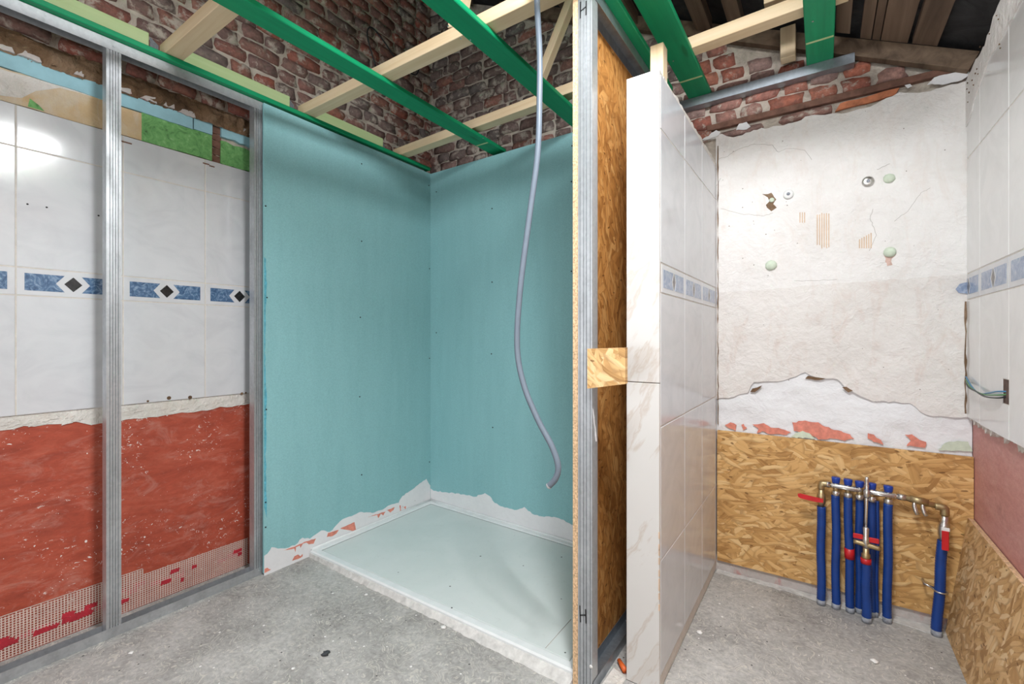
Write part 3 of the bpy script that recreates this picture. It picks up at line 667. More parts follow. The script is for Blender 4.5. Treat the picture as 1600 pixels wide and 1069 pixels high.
# dark strip of old timber above the plaster, plaster flakes over it
o = box('timber_strip', -0.52, 0.5, YB - 0.014, YB + 0.02, 2.372, 2.402, 'rust_strip', wall_back, 0.002)
patch('plaster_flake', 1000, 0, 4.444, [(668, 905), (690, 860), (740, 848), (768, 880), (740, 900)], YB - 0.015, -0.003, 'plaster_skim', wall_back)
patch('plaster_flake', 1000, 0, 4.444, [(430, 975), (530, 905), (560, 915), (540, 945), (470, 972)], YB - 0.015, -0.003, 'plaster_skim', wall_back)
patch('plaster_flake', 1300, 0, 5.333, [(790, 712), (850, 650), (1000, 612), (1130, 590), (1150, 620), (1080, 670), (960, 700)], YB - 0.015, -0.004, 'plaster_skim', wall_back)
patch('plaster_flake', 1300, 0, 5.333, [(605, 712), (650, 702), (668, 720), (630, 738)], YB - 0.012, -0.003, 'plaster_skim', wall_back)
sheet('brick', jag([(0.05, 2.325), (0.27, 2.338), (0.285, 2.366), (0.07, 2.358)], 0.03, 0.003, rnd), 'Y', YB + 0.01, -0.014, 'brick_orange', wall_back)
for (x0, x1, z0, z1) in ((-0.19, 0.05, 2.335, 2.352), (-0.46, -0.25, 2.325, 2.345)):
    me = brick_lib('brick_red')['s'][rnd.randrange(5)]; o = bpy.data.objects.new('brick', me); link(o, wall_back)
    o.matrix_basis = Matrix.Translation(((x0 + x1) / 2, YB - 0.004, (z0 + z1) / 2)) @ Matrix(((1, 0, 0), (0, 0, -1), (0, 1, 0))).to_4x4() @ Matrix.Diagonal((1, 0.6, 1, 1))
# foot of the wall under the board
sheet('wall_foot', jag([(-0.475, 0), (0.5, 0), (0.5, 0.075), (-0.475, 0.075)], 0.05, 0.001, rnd), 'Y', YB + 0.02, -0.034, 'plaster_pinkwash', wall_back)
fl = jag([(-0.466, 2.647), (-0.466, 2.60), (-0.3, 2.615), (-0.1, 2.60), (0.05, 2.585), (0.2, 2.60), (0.36, 2.575), (0.43, 2.60), (0.44, 2.647)], 0.025, 0.007, rnd)
sheet('mortar_fillet', fl, 'Z', 0.0, 0.004, 'mortar_pale', wall_back)
# oriented strand board fixed to the back wall
o = box('strand_board', -0.466, 0.518, 2.632, 2.648, 0.056, 0.752, 'osb_back', None, 0.001)
tag(o, 'golden strand board fixed low on the back wall behind the blue pipes', 'board')

# ------------------------------------------------------------------ right wall tiles
XW = 0.500
sheet('tile_bed', [(-1.0, 0.925), (2.650, 0.925), (2.650, 2.30), (-1.0, 2.30)], 'X', XR + 0.01, -0.0286, 'grout', wall_right)
yj = [2.650, 2.46, 2.13, 1.80, 1.47, 1.14, 0.81]
for i in range(len(yj) - 1):
    y1, y0 = yj[i], yj[i + 1]
    if i == 1:
        g = 0.0022; a = [(y0 + g, 0.915), (y1 - g, 0.915), (y1 - g, 1.405), (y0 + g, 1.405), (y0 + g, 1.112), (y0 + 0.062, 1.112), (y0 + 0.062, 1.028), (y0 + g, 1.028)]
        sheet('tile', a, 'X', XW + 0.008, -0.008, 'tile_glaze_lit', wall_right)
    else: tile(wall_right, 'X', XW, -1, y0, y1, 0.913, 1.407, mat='tile_glaze_lit')
    border_tile(wall_right, 'X', XW, -1, y1 - 0.33, y1, 1.407, 1.515, umin=y0, faded=True) if i else border_tile(wall_right, 'X', XW, -1, 2.46, 2.79, 1.407, 1.515, umax=2.65, faded=True)
    tile(wall_right, 'X', XW, -1, y0, y1, 1.515, 1.995, mat='tile_glaze_lit')
    tile(wall_right, 'X', XW, -1, y0, y1, 1.995, 2.29, mat='tile_glaze_lit')
box('box_recess', XW + 0.001, XW + 0.018, 2.135, 2.189, 1.03, 1.11, 'recess_dark', wall_right, 0)
# rough plaster crown over tiles
cr = jag([(2.652, 2.13), (2.56, 2.16), (2.5, 2.2), (2.3, 2.26), (1.2, 2.27)], 0.03, 0.008, rnd, False) + jag([(1.2, 2.42), (2.0, 2.41), (2.25, 2.38), (2.38, 2.33), (2.5, 2.34), (2.60, 2.33), (2.652, 2.32)], 0.03, 0.012, rnd, False)
sheet('plaster_crown', cr, 'X', XR + 0.01, -0.034, 'plaster_old', wall_right)
for k in range(16):
    y, z = rnd.uniform(2.15, 2.64), rnd.uniform(2.2, 2.34); screw((XW - 0.0135, y, z), (1, 0, 0), wall_right, rnd.uniform(0.002, 0.004), 'rubble_brown', 'pit')
# ragged lower edge mortar under tiles
for k in range(16):
    y = 2.6 - k * 0.045 + rnd.uniform(-0.01, 0.01); h_ = rnd.uniform(0.012, 0.035)
    sheet('mortar_lump', jag([(y, 0.918), (y + 0.045, 0.918), (y + 0.03, 0.918 - h_), (y + 0.012, 0.918 - h_ * 0.7)], 0.012, 0.004, rnd), 'X', XR, -rnd.uniform(0.008, 0.016), 'adhesive_strip', wall_right)
sheet('tile_fragment', jag(to2([(1493, 452), (1499, 444), (1512, 441), (1512, 459), (1498, 458)], 2.648), 0.01, 0.0015, rnd), 'Y', 2.649, -0.006, 'tile_blue_faded', wall_back)
# leaning strand board
a_ = 0.0
V = [(0.430, 2.628, 0.001), (0.430, -0.6, 0.001), (0.499, -0.6, 0.515), (0.499, 2.628, 0.500), (0.447, 2.628, 0.001), (0.447, -0.6, 0.001), (0.516, -0.6, 0.513), (0.516, 2.628, 0.498)]
o = mk('strand_board', V, [[0, 1, 2, 3], [7, 6, 5, 4], [0, 4, 5, 1], [1, 5, 6, 2], [2, 6, 7, 3], [3, 7, 4, 0]], 'osb_right')
o.data.materials.append(MATS['osb_edge'])
for pgn in o.data.polygons:
    if pgn.normal.z > 0.7: pgn.material_index = 1
tag(o, 'strand board leaning against the pink plaster of the right wall', 'board')
# cable ends hanging from the wall box
wires = empty('cable', (0.49, 2.15, 1.05)); tag(wires, 'blue, green and black wires hanging out of the box recess in the right wall tiles', 'cable')
cor = onY(1512, 600, 2.63)
for k, (mt, dz, sag) in enumerate((('wire_blue', 0.012, 0.03), ('wire_green', 0.0, 0.045), ('wire_black', -0.01, 0.06))):
    a, b_ = Vector((0.506, 2.158, 1.062 + dz * 0.7)), Vector((0.492, 2.62, 1.062 + dz + 0.012))
    P2 = [a, Vector((0.488, 2.19, 1.055 + dz))] + [Vector((0.487 - 0.004 * k, 2.19 + 0.43 * t, 1.055 + dz * math.cos(6 * t) - sag * math.sin(math.pi * t) * 0.5 + 0.02 * t)) for t in (0.25, 0.5, 0.75)] + [b_]
    tube('wire', spline(P2, 5), 0.0028, mt, wires, 6)

# ------------------------------------------------------------------ roof
def roof_pt(x, y, d=0.0): return (x, y, roofz(x) + d)
SKY = (-0.42, 0.12, 0.05, 1.05)
V = []; Fc = []
xs = [-2.75, SKY[0], SKY[1], 0.8]; yy = [-1.8, SKY[2], SKY[3], 2.8]
for d in (0.03, 0.06):
    for x in xs:
        for y in yy: V.append(roof_pt(x, y, d))
for i in range(3):
    for j in range(3):
        if i == 1 and j == 1: continue
        a = i * 4 + j; Fc.append([a, a + 1, a + 5, a + 4]); Fc.append([16 + a, 16 + a + 4, 16 + a + 5, 16 + a + 1])
ceiling = mk('ceiling', V, Fc, 'roof_felt'); tag(ceiling, 'black underside of the old sloping roof', 'ceiling', kind='structure')
def onR(px, py, dz=0.0):
    v = ray(px, py); t = (R0 + dz + RK * RX - H) / (v.z + RK * v.x); return Vector((v.x * t, v.y * t, H + v.z * t))
def plank(x0, x1, y0, y1, d0, d1, mat='timber_old_y', name='plank'):
    V = [roof_pt(x, y, d) for d in (d0, d1) for x in (x0, x1) for y in (y0, y1)]
    o = mk(name, V, [[0, 1, 3, 2], [4, 6, 7, 5], [0, 4, 5, 1], [2, 3, 7, 6], [0, 2, 6, 4], [1, 5, 7, 3]], mat, ceiling)
    return o
for xa, xb in ((1344, 1361), (1363, 1375), (1377, 1420), (1428, 1469)):
    plank(onR(xa, 60).x, onR(xb, 60).x, 1.15, 2.60, 0.0, 0.025)
for xa, xb in ((1083, 1101), (1137, 1153)):
    plank(onR(xa, 20).x, onR(xb, 20).x + 0.02, -1.2, 2.60, -0.05, 0.028, name='rafter')
for x in (-0.95, -1.35, -1.75, -2.2): plank(x, x + 0.06, -1.2, 2.62, -0.05, 0.028, name='rafter')
plank(0.05, 0.10, 1.2, 2.5, -0.04, 0.028, name='rafter')
bb = Vector((1, 0, -RK)).normalized()
rb = beam('gable_rafter', (0.515, 2.625, roofz(0.515) - 0.040), (-1.9, 2.625, roofz(-1.9) - 0.040), 0.045, 0.072, 'timber_old_x')
rb.rotation_quaternion = Matrix(((-bb.x, 0, bb.z), (0, 1, 0), (-bb.z, 0, -bb.x))).to_quaternion() if False else rb.rotation_quaternion
tag(rb, 'dark weathered timber sloping along the top of the brick back wall', 'beam')
sk = empty('skylight', (-0.15, 0.55, roofz(-0.15))); tag(sk, 'roof window letting daylight in above the joists', 'skylight', kind='structure')
for nm, x0, x1, y0, y1 in (('frame', SKY[0] - 0.03, SKY[0], SKY[2], SKY[3]), ('frame', SKY[1], SKY[1] + 0.03, SKY[2], SKY[3]), ('frame', SKY[0] - 0.03, SKY[1] + 0.03, SKY[2] - 0.03, SKY[2]), ('frame', SKY[0] - 0.03, SKY[1] + 0.03, SKY[3], SKY[3] + 0.03)):
    V = [roof_pt(x, y, d) for d in (0.0, 0.08) for x in (x0, x1) for y in (y0, y1)]
    mk(nm, V, [[0, 1, 3, 2], [4, 6, 7, 5], [0, 4, 5, 1], [2, 3, 7, 6], [0, 2, 6, 4], [1, 5, 7, 3]], 'timber_pale_x', sk)

# ------------------------------------------------------------------ metal stud frame in front of the left wall
fr = empty('stud_frame', (-2.465, 0.6, 0)); tag(fr, 'galvanised metal stud frame standing before the tiled and red left wall', 'stud frame')
FX, BX = -2.440, -2.492
rib_profile('bottom_track', [(FX, 0.042), (FX, 0.001), (BX, 0.001), (BX, 0.042)], 'Y', -1.0, 2.42, 'galvanised', fr)
rib_profile('top_track', [(FX, 2.444), (FX, 2.488), (BX, 2.488), (BX, 2.444)], 'Y', -1.0, 2.42, 'galvanised', fr)
def left_stud(y0, w=0.048):
    g = [(0.17, 0.27), (0.36, 0.46), (0.55, 0.65), (0.74, 0.84)]
    face = grooved(y0, y0 + w, FX - 0.0016, g, -0.0045, True)
    prof = [(BX + 0.002, y0 + 0.008), (BX + 0.002, y0)] + face + [(FX - 0.012, y0 + w)]
    o = rib_profile('stud', prof, 'Z', 0.003, 2.486, 'galvanised', fr)
    screw((FX + 0.001, y0 + w / 2, 2.462), (1, 0, 0), o, 0.005, 'galvanised', 'screw_head'); screw((FX + 0.001, y0 + w / 2, 0.026), (1, 0, 0), o, 0.004, 'galvanised', 'screw_head')
for y0 in (0.008, 0.608, 1.200, 1.8): left_stud(y0)

# ------------------------------------------------------------------ teal moisture boards
TX = -2.4155
def board_with_coat(name, axis, corners, label, coat, screws, patches):
    pass
bl = mk('plasterboard', [(TX, 1.236, 0.012), (TX, 2.470, 0.012), (TX, 2.470, 2.470), (TX, 1.236, 2.478), (TX - 0.0125, 1.236, 0.012), (TX - 0.0125, 2.470, 0.012), (TX - 0.0125, 2.470, 2.470), (TX - 0.0125, 1.236, 2.478)],
        [[0, 1, 2, 3], [7, 6, 5, 4], [0, 4, 5, 1], [1, 5, 6, 2], [2, 6, 7, 3], [3, 7, 4, 0]], 'plasterboard_teal')
tag(bl, 'teal plasterboard screwed beside the open metal stud frame, left of the corner', 'plasterboard')
coatL = px_poly(400, 740, 5.333, [(62, 690), (95, 670), (130, 615), (240, 625), (325, 600), (390, 535), (450, 545), (545, 475), (620, 485), (640, 470), (700, 400), (750, 370), (820, 345), (880, 320), (970, 330), (1075, 290), (1100, 270), (1190, 245), (1210, 205), (1250, 165), (1310, 130), (1420, 45), (1465, 95)])
toX = lambda L: [(q.y, q.z) for q in (onX(x, y, TX + 0.0015) for x, y in L)]
cl = toX(coatL); cl[0] = (1.237, cl[0][1]); cl[-1] = (2.4585, cl[-1][1])
sheet('sealing_coat', [(2.4585, 0.0), (1.237, 0.0)] + jag(cl, 0.016, 0.004, rnd, False), 'X', TX - 0.002, 0.0036, 'sealing_coat', bl)
for pts in ([(225, 640), (320, 610), (420, 565), (500, 540), (480, 585), (440, 590), (420, 575), (390, 585), (370, 620), (365, 600), (332, 615), (328, 655), (318, 625)], [(300, 728), (320, 690), (350, 675), (370, 690), (388, 670), (388, 690), (350, 712)],
            [(70, 830), (72, 795), (95, 785), (125, 800), (90, 820)], [(590, 530), (600, 495), (690, 470), (670, 500), (640, 520)], [(700, 460), (820, 405), (830, 460), (845, 490), (800, 520), (825, 480), (760, 470)],
            [(930, 365), (1080, 315), (1060, 350), (1040, 335), (1020, 372), (1010, 345)], [(1090, 305), (1155, 280), (1145, 305), (1120, 325)], [(985, 440), (1030, 405), (1068, 390), (1060, 412)], [(610, 590), (680, 562), (678, 575), (620, 597)],
            [(1196, 265), (1205, 265), (1208, 308), (1200, 312)], [(1212, 290), (1250, 272), (1245, 300), (1235, 282)]):
    L2 = toX(px_poly(400, 740, 5.333, pts)); sheet('red_paint_patch', jag(L2, 0.012, 0.002, rnd), 'X', TX + 0.0014, 0.0008, 'paint_red', bl)
for px, py in ((415, 322), (565, 256), (565, 377), (563, 496), (565, 742), (562, 620), (670, 290), (671, 420), (671, 560), (671, 722), (415, 785), (415, 824), (416, 640), (417, 465)):
    c = onX(px, py, TX); screw((TX + 0.0005, c.y, c.z), (1, 0, 0), bl)
sheet('torn_paper_edge', [(1.2375, 0.36)] + jag([(1.250, 0.3), (1.246, 0.6), (1.250, 0.9), (1.243, 1.2), (1.249, 1.5), (1.247, 1.66)], 0.03, 0.004, rnd, False) + [(1.2375, 1.67)], 'X', TX - 0.001, 0.0016, 'paper_blue', bl)

# back board is slightly out of square
bx0, by0, bx1, by1 = TX, 2.4615, -0.741, 2.412
byy = lambda x: by0 + (by1 - by0) * (x - bx0) / (bx1 - bx0)
zt = lambda x: 2.468 - 0.004 * (x - bx0)
bk = mk('plasterboard', [(bx0, by0, 0.012), (bx1, by1, 0.012), (bx1, by1, zt(bx1)), (bx0, by0, zt(bx0)), (bx0, by0 + 0.0125, 0.012), (bx1, by1 + 0.0125, 0.012), (bx1, by1 + 0.0125, zt(bx1)), (bx0, by0 + 0.0125, zt(bx0))],
        [[0, 1, 2, 3], [7, 6, 5, 4], [0, 4, 5, 1], [1, 5, 6, 2], [2, 6, 7, 3], [3, 7, 4, 0]], 'plasterboard_teal')
tag(bk, 'teal plasterboard on the back of the shower recess, behind the grey hose', 'plasterboard')
def onB(px, py):
    v = ray(px, py); k = (by1 - by0) / (bx1 - bx0); t = (by0 - k * bx0) / (v.y - k * v.x); return Vector((v.x * t, v.y * t, H + v.z * t))
def sheetB(name, pts, d0, d1, mat, parent):
    n = len(pts); v = [(x, byy(x) - d0, z) for x, z in pts] + [(x, byy(x) - d1, z) for x, z in pts]
    return mk(name, v, [list(range(n, 2 * n))] + [[i, (i + 1) % n, n + (i + 1) % n, n + i] for i in range(n)], mat, parent)
cb = [(q.x, q.z) for q in (onB(x, y) for x, y in px_poly(650, 740, 3.25, [(82, 78), (90, 88), (150, 95), (270, 110), (300, 118), (350, 100), (375, 115), (400, 150), (440, 168), (510, 185), (550, 170), (590, 205), (640, 218), (700, 220), (750, 235), (795, 262)]))]
cb[0] = (bx0 + 0.003, cb[0][1]); cb += [(-1.0, cb[-1][1] - 0.015), (-0.745, cb[-1][1] - 0.01)]
sheetB('sealing_coat', [(-0.745, 0.0), (bx0 + 0.003, 0.0)] + jag(cb, 0.016, 0.004, rnd, False), -0.001, 0.0018, 'sealing_coat', bk)
for px, py in ((769, 326), (769, 441), (768, 553), (770, 668), (894, 228), (893, 284), (893, 424), (682, 300), (682, 520)):
    c = onB(px, py); screw((c.x, c.y - 0.0005, c.z), (0, 1, 0), bk)

# ------------------------------------------------------------------ shower tray
TR = (-2.409, -0.742, 1.492, 2.405)
tr = empty('shower_tray', ((TR[0] + TR[1]) / 2, (TR[2] + TR[3]) / 2, 0)); tag(tr, 'flat pale mint shower tray in the teal lined recess', 'shower tray')
x0, x1, y0, y1 = TR
bk2 = lambda x: byy(x) - 0.003
def loopz(i, z): return [(x0 + i, y0 + i, z), (x1 - i, y0 + i, z), (x1 - i, bk2(x1) - i, z), (x0 + i, bk2(x0) - i, z)]
V = loopz(0, 0.0) + loopz(0, 0.030) + loopz(0.006, 0.037) + loopz(0.036, 0.037) + loopz(0.044, 0.031)
Fc = []
for k in range(4):
    for i in range(4): Fc.append([k * 4 + i, k * 4 + (i + 1) % 4, (k + 1) * 4 + (i + 1) % 4, (k + 1) * 4 + i])
mk('rim', V, Fc, 'tray_white', tr)
V = loopz(0.046, 0.005) + loopz(0.046, 0.0295) + loopz(0.050, 0.032)
Fc = [[0, 1, 2, 3][::-1], [8, 9, 10, 11]]
for k in range(2):
    for i in range(4): Fc.append([k * 4 + i, k * 4 + (i + 1) % 4, (k + 1) * 4 + (i + 1) % 4, (k + 1) * 4 + i])
mk('tray_surface', V, Fc, 'tray_mint', tr)
# sealant bead at the back and smeared mortar at the foot
tube('sealant_bead', [(x, byy(x) - 0.008, 0.040) for x in [x0 + 0.01 + (x1 - x0 - 0.02) * k / 12 for k in range(13)]], 0.008, 'tray_white', tr, 6)
tube('sealant_bead', [(TX + 0.008, y, 0.040) for y in (1.5, 1.8, 2.1, 2.45)], 0.007, 'tray_white', tr, 6)
fo = jag([(x0, 1.5), (x0, 1.485), (-2.0, 1.472), (-1.5, 1.47), (-1.1, 1.458), (-0.75, 1.452), (-0.742, 1.5)], 0.02, 0.004, rnd)
V = [(q.x, q.y, 0.0005) for q in fo] + [(q.x * 0.999, max(q.y, 1.488 - (q.x + 0.7) * 0.0), 0.022) for q in fo]
nn = len(fo); mk('foot_mortar', V, [list(range(nn, 2 * nn))] + [[i, (i + 1) % nn, nn + (i + 1) % nn, nn + i] for i in range(nn)], 'mortar_pale', tr)
a, b_ = onZ(852, 1013, 0.0325), onZ(892, 968, 0.0325)
tube('scratch', [a, b_], 0.0012, 'crack_grey', tr, 4)

# ------------------------------------------------------------------ partition: strand board + metal frame
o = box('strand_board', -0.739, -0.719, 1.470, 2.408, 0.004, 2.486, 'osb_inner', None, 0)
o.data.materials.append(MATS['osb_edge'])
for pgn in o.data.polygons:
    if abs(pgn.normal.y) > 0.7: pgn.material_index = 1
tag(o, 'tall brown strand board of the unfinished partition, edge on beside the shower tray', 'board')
pf = empty('partition_frame', (-0.69, 1.5, 0)); tag(pf, 'galvanised metal frame of the open partition, two marks written on its near stud', 'stud frame')
PX0, PX1 = -0.7185, -0.664
rib_profile('bottom_track', [(PX0, 0.042), (PX0, 0.001), (PX1 + 0.002, 0.001), (PX1 + 0.002, 0.042)], 'Y', 1.476, 2.405, 'galvanised_dull', pf)
rib_profile('top_track', [(PX0, 2.444), (PX0, 2.488), (PX1 + 0.002, 2.488), (PX1 + 0.002, 2.444)], 'Y', 1.476, 2.405, 'galvanised_dull', pf)
def part_stud(y, d, mat='galvanised'):
    face = grooved(PX0 + 0.0006, PX1 - 0.0006, y, [(0.1, 0.16), (0.36, 0.44), (0.56, 0.64), (0.84, 0.9)], 0.004 * (1 if d > 0 else -1), False)
    prof = [(PX0 + 0.008, y + d), (PX0 + 0.0006, y + d)] + face + [(PX1 - 0.0006, y + d), (PX1 - 0.008, y + d)]
    return rib_profile('stud', prof, 'Z', 0.003, 2.487, mat, pf)
ns = part_stud(1.4705, 0.046); part_stud(2.40, -0.045, 'galvanised_dull')
def mark_h(zc, tilt, parent):
    V = []; Fc = []
    def seg(a, b_, w=0.0022):
        a, b_ = Vector(a), Vector(b_); dv = (b_ - a).normalized(); nv = Vector((-dv.y, dv.x)) * w; k = len(V)
        for q in (a - nv, b_ - nv, b_ + nv, a + nv): V.append((q.x, 1.4688, q.y))
        for q in (a - nv, b_ - nv, b_ + nv, a + nv): V.append((q.x, 1.4698, q.y))
        Fc.extend([[k, k + 1, k + 2, k + 3], [k, k + 4, k + 5, k + 1], [k + 2, k + 6, k + 7, k + 3], [k + 1, k + 5, k + 6, k + 2], [k + 3, k + 7, k + 4, k]])
    xa, xb = -0.709, -0.687
    seg((xa, zc - 0.028), (xa + tilt, zc + 0.03)); seg((xb, zc - 0.025), (xb + tilt, zc + 0.024)); seg((xa + tilt / 2, zc - 0.004), (xb + tilt / 2, zc + 0.004))
    o = mk('marker_letter', V, Fc, 'marker_black', parent); o['label'] = 'black hand-written letter H'
mark_h(onY(912, 14, 1.47).z, 0.001, ns); mark_h(onY(910, 961, 1.47).z, -0.002, ns)
sheet('white_smear', jag([(1.475, 1.0), (1.48, 0.99), (1.505, 0.90), (1.51, 0.88), (1.50, 0.88)], 0.02, 0.002, rnd), 'X', PX1 - 0.0001, 0.0012, 'sealing_coat', ns)
dome('plaster_blob', (-0.668, 1.4695, onY(919, 1040, 1.47).z), 0.006, (0, -1, 0), 'crumb_white', ns, 0.5, 0.25, 3)
# offcut of strand board fixed between the stud and the tiled divider
a, b_ = onY(921, 546, 1.455), onY(979, 606, 1.455)
V = [(-0.672, 1.447, 1.072), (-0.536, 1.447, 1.096), (-0.536, 1.447, 1.216), (-0.672, 1.447, 1.210)]; V += [(x, 1.4685, z) for x, y, z in V]
o = mk('strand_board_offcut', V, [[0, 1, 2, 3], [7, 6, 5, 4], [0, 4, 5, 1], [1, 5, 6, 2], [2, 6, 7, 3], [3, 7, 4, 0]], 'osb_offcut')
o.data.materials.append(MATS['osb_edge'])
for pgn in o.data.polygons:
    if abs(pgn.normal.z) > 0.7: pgn.material_index = 1
tag(o, 'small light strand board offcut screwed across metal stud towards marble wall end', 'board')

# ------------------------------------------------------------------ tiled divider wall
DX0, DX1, DY0 = -0.588, -0.470, 1.605
dv = slab('wall_divider', DX0, DX1 - 0.009, DY0 + 0.012, 2.650, 0, 2.175, 'adhesive_strip', 'narrow divider wall, marble end face and white tiles with blue border')
g = 0.0015
o1 = box('end_slab', DX0 - 0.002, DX1 - 0.001, DY0, DY0 + 0.012, 0.002, 1.088 - g, 'marble', dv, 0.0015)
o2 = box('end_slab', DX0 - 0.002, DX1 - 0.001, DY0, DY0 + 0.012, 1.088 + g, 2.190, 'marble', dv, 0.0015)
for o in (o1, o2): o['label'] = 'white marble slab with beige veins'
XD = DX1
sheet('tile_bed', [(DY0 + 0.013, 0.02), (2.648, 0.02), (2.648, 2.178), (DY0 + 0.013, 2.178)], 'X', DX1 - 0.0105, 0.0091, 'grout', dv)
yd = [DY0 + 0.0125, 1.956, 2.284, 2.612, 2.648]
for i in range(4):
    ya_, yb_ = yd[i], yd[i + 1]
    for z0, z1 in ((0.055, 0.462), (0.462, 0.934), (0.934, 1.407), (1.513, 1.985), (1.985, 2.178 - 0.006 * i)): tile(dv, 'X', XD, 1, ya_, yb_, z0, z1)
    border_tile(dv, 'X', XD, 1, yb_ - 0.328 if i == 0 else ya_, ya_ + 0.33 if i == 3 else yb_, 1.407, 1.513, umin=ya_, umax=yb_, faded=True)
cap = [(DY0 + 0.0125, 2.172)] + [(2.648, 2.17)] + jag([(2.648, 2.187), (DY0 + 0.0125, 2.192)], 0.03, 0.006, rnd, False)
sheet('mortar_cap', cap, 'X', DX0 + 0.002, DX1 - DX0 - 0.004, 'adhesive_strip', dv)
sheet('tile_foot', jag([(DY0 + 0.014, 0.004), (2.646, 0.004), (2.646, 0.056), (DY0 + 0.014, 0.054)], 0.06, 0.002, rnd), 'X', DX1 - 0.011, 0.0085, 'adhesive_strip', dv)
for k in range(9):
    z = 0.55 - 0.03 * k + rnd.uniform(-0.01, 0.01); box('chipped_edge', DX1 - 0.005, DX1 - 0.0005, DY0 - 0.0008, DY0 + 0.006, z - 0.012, z + 0.012, 'adhesive_orange', dv, 0.001)

# ------------------------------------------------------------------ ceiling joists and battens
JZ, JH = 2.490, 0.023
def joist(x0, x1, y0, y1, label, z=JZ):
    o = box('ceiling_joist', x0, x1, y0, y1, z, z + JH, 'timber_green', None, 0.003); o.data = o.data.copy()
    tag(o, label, 'joist', 'green ceiling joists'); return o
j0 = joist(-2.528, -2.408, -1.2, 2.455, 'green wall plate lying along the top of the left stud frame')
j1 = joist(-1.858, -1.752, -1.2, 2.50, 'green ceiling joist ending over the left half of the back teal board')
j2 = joist(-1.222, -1.118, -1.2, 2.55, 'green ceiling joist passing behind the hanging grey hose')
j3 = joist(-0.722, -0.622, -1.2, 2.35, 'green ceiling joist resting on top of the open metal partition')
j4 = joist(-0.605, -0.491, -1.2, 2.654, 'green ceiling joist above the tiled divider, resting on the metal angle at its left end', 2.5525)
j5 = joist(-0.063, 0.043, -1.2, 2.654, 'green ceiling joist resting on the right part of the metal angle', 2.5525)
for j, pts in ((j1, [(745, 232), (755, 216)]), (j2, [(700, 40), (720, 60), (735, 62), (770, 95)]), (j4, [(1052, 95)]), (j5, [(1270, 33)])):
    for px, py in pts:
        c = onZ(px, py, j.location.z - JH / 2); screw((c.x, c.y, c.z - 0.0006), (0, 0, 1), j, 0.004, 'nickel', 'nail').matrix_parent_inverse = Matrix.Translation(j.location).inverted()
# pale scribe marks across the undersides
for j, (xa, xb, y) in ((j1, (-1.85, -1.76, 2.30)), (j4, (-0.602, -0.494, 2.40)), (j5, (-0.06, 0.04, 2.40))):
    o = box('saw_mark', xa, xb, y, y + 0.013, j.location.z - JH / 2 - 0.0008, j.location.z - JH / 2 + 0.001, 'timber_lime', j, 0); o.matrix_parent_inverse = Matrix.Translation(j.location).inverted()
def batten(y0, y1, x0, x1, z0, z1, label):
    o = box('batten', x0, x1, y0, y1, z0, z1, 'timber_pale_x', None, 0.002); o.data = o.data.copy(); tag(o, label, 'batten', 'pale timber battens over the joists'); return o
BZ = JZ + JH + 0.0005
batten(0.80, 0.872, -2.47, 0.13, BZ, BZ + 0.055, 'pale timber batten nearest the camera, crossing over green joists at top left')
batten(1.455, 1.527, -2.47, 0.13, BZ, BZ + 0.055, 'pale timber batten crossing joists in the middle, under the short brace')
o = beam('batten', (-2.49, 2.205, BZ + 0.0295), (0.085, 2.205, BZ + 0.0295 + 0.065), 0.07, 0.055, 'timber_pale_z')
tag(o, 'pale timber batten farthest back, running over all the green joists', 'batten', 'pale timber battens over the joists')
for ya_, yb_, lb in ((-0.3, 0.77, 'lime green timber block on the wall plate, left of the nearest batten'), (0.90, 1.425, 'lime green timber block on the wall plate between two battens'), (1.56, 2.09, 'lime green timber block on the wall plate nearest the teal corner')):
    o = box('timber_block', -2.545, -2.500, ya_, yb_, BZ, BZ + 0.105, 'timber_lime', None, 0.002); o.data = o.data.copy(); tag(o, lb, 'timber block', 'lime green blocks behind the wall plate')
for ya_, lb in ((0.775, 'crumpled grey membrane scrap wedged by the nearest batten'), (1.43, 'grey membrane scrap beside the middle batten on the wall plate'), (2.095, 'grey membrane scrap beside the farthest batten on the wall plate')):
    V = [(-2.50, ya_, BZ + 0.001), (-2.53, ya_ + 0.035, BZ + 0.001), (-2.545, ya_ + 0.045, BZ + 0.09), (-2.52, ya_ + 0.004, BZ + 0.10)]; V += [(x - 0.012, y + 0.004, z) for x, y, z in V]
    o = mk('membrane_scrap', V, [[0, 1, 2, 3], [7, 6, 5, 4], [0, 4, 5, 1], [1, 5, 6, 2], [2, 6, 7, 3], [3, 7, 4, 0]], 'pvc_grey'); tag(o, lb, 'membrane', 'grey membrane scraps')
o = box('timber_block', -2.548, -2.505, 2.25, 2.45, BZ, BZ + 0.05, 'timber_old_y', None, 0.002); tag(o, 'dark timber block behind the wall plate in the corner', 'timber block')
# braces and posts
zb = BZ + 0.070; zb3 = BZ + 0.108
o = beam('brace', (-1.335, 2.18, zb3 - 0.01), (-1.05, 2.18, 3.14), 0.05, 0.045, 'timber_pale_z'); tag(o, 'slanting pale timber brace rising from the farthest batten, beside the metal stud', 'brace')
o = beam('brace', (-1.31, 1.49, zb - 0.008), (-1.13, 1.49, 3.2), 0.06, 0.05, 'timber_pale_z'); tag(o, 'short pale timber brace at the top edge, rising from the middle batten', 'brace')
o = box('hanger', -0.168, -0.105, 2.540, 2.597, 2.59, 2.74, 'timber_pale_z', None, 0.002); tag(o, 'pale timber hanger against the bricks, left of the right-hand green joist', 'hanger')
o = box('hanger', -0.205, -0.10, 2.19, 2.245, 2.66, 2.745, 'timber_pale_z', None, 0.002); tag(o, 'pale timber hanger standing on the farthest batten at the top edge', 'hanger')
o = box('timber_stub', -0.585, -0.532, 1.865, 1.925, 2.192, 2.446, 'timber_pale_z', None, 0.002); tag(o, 'pale timber stub standing on the tiled divider between two joists', 'timber stub')
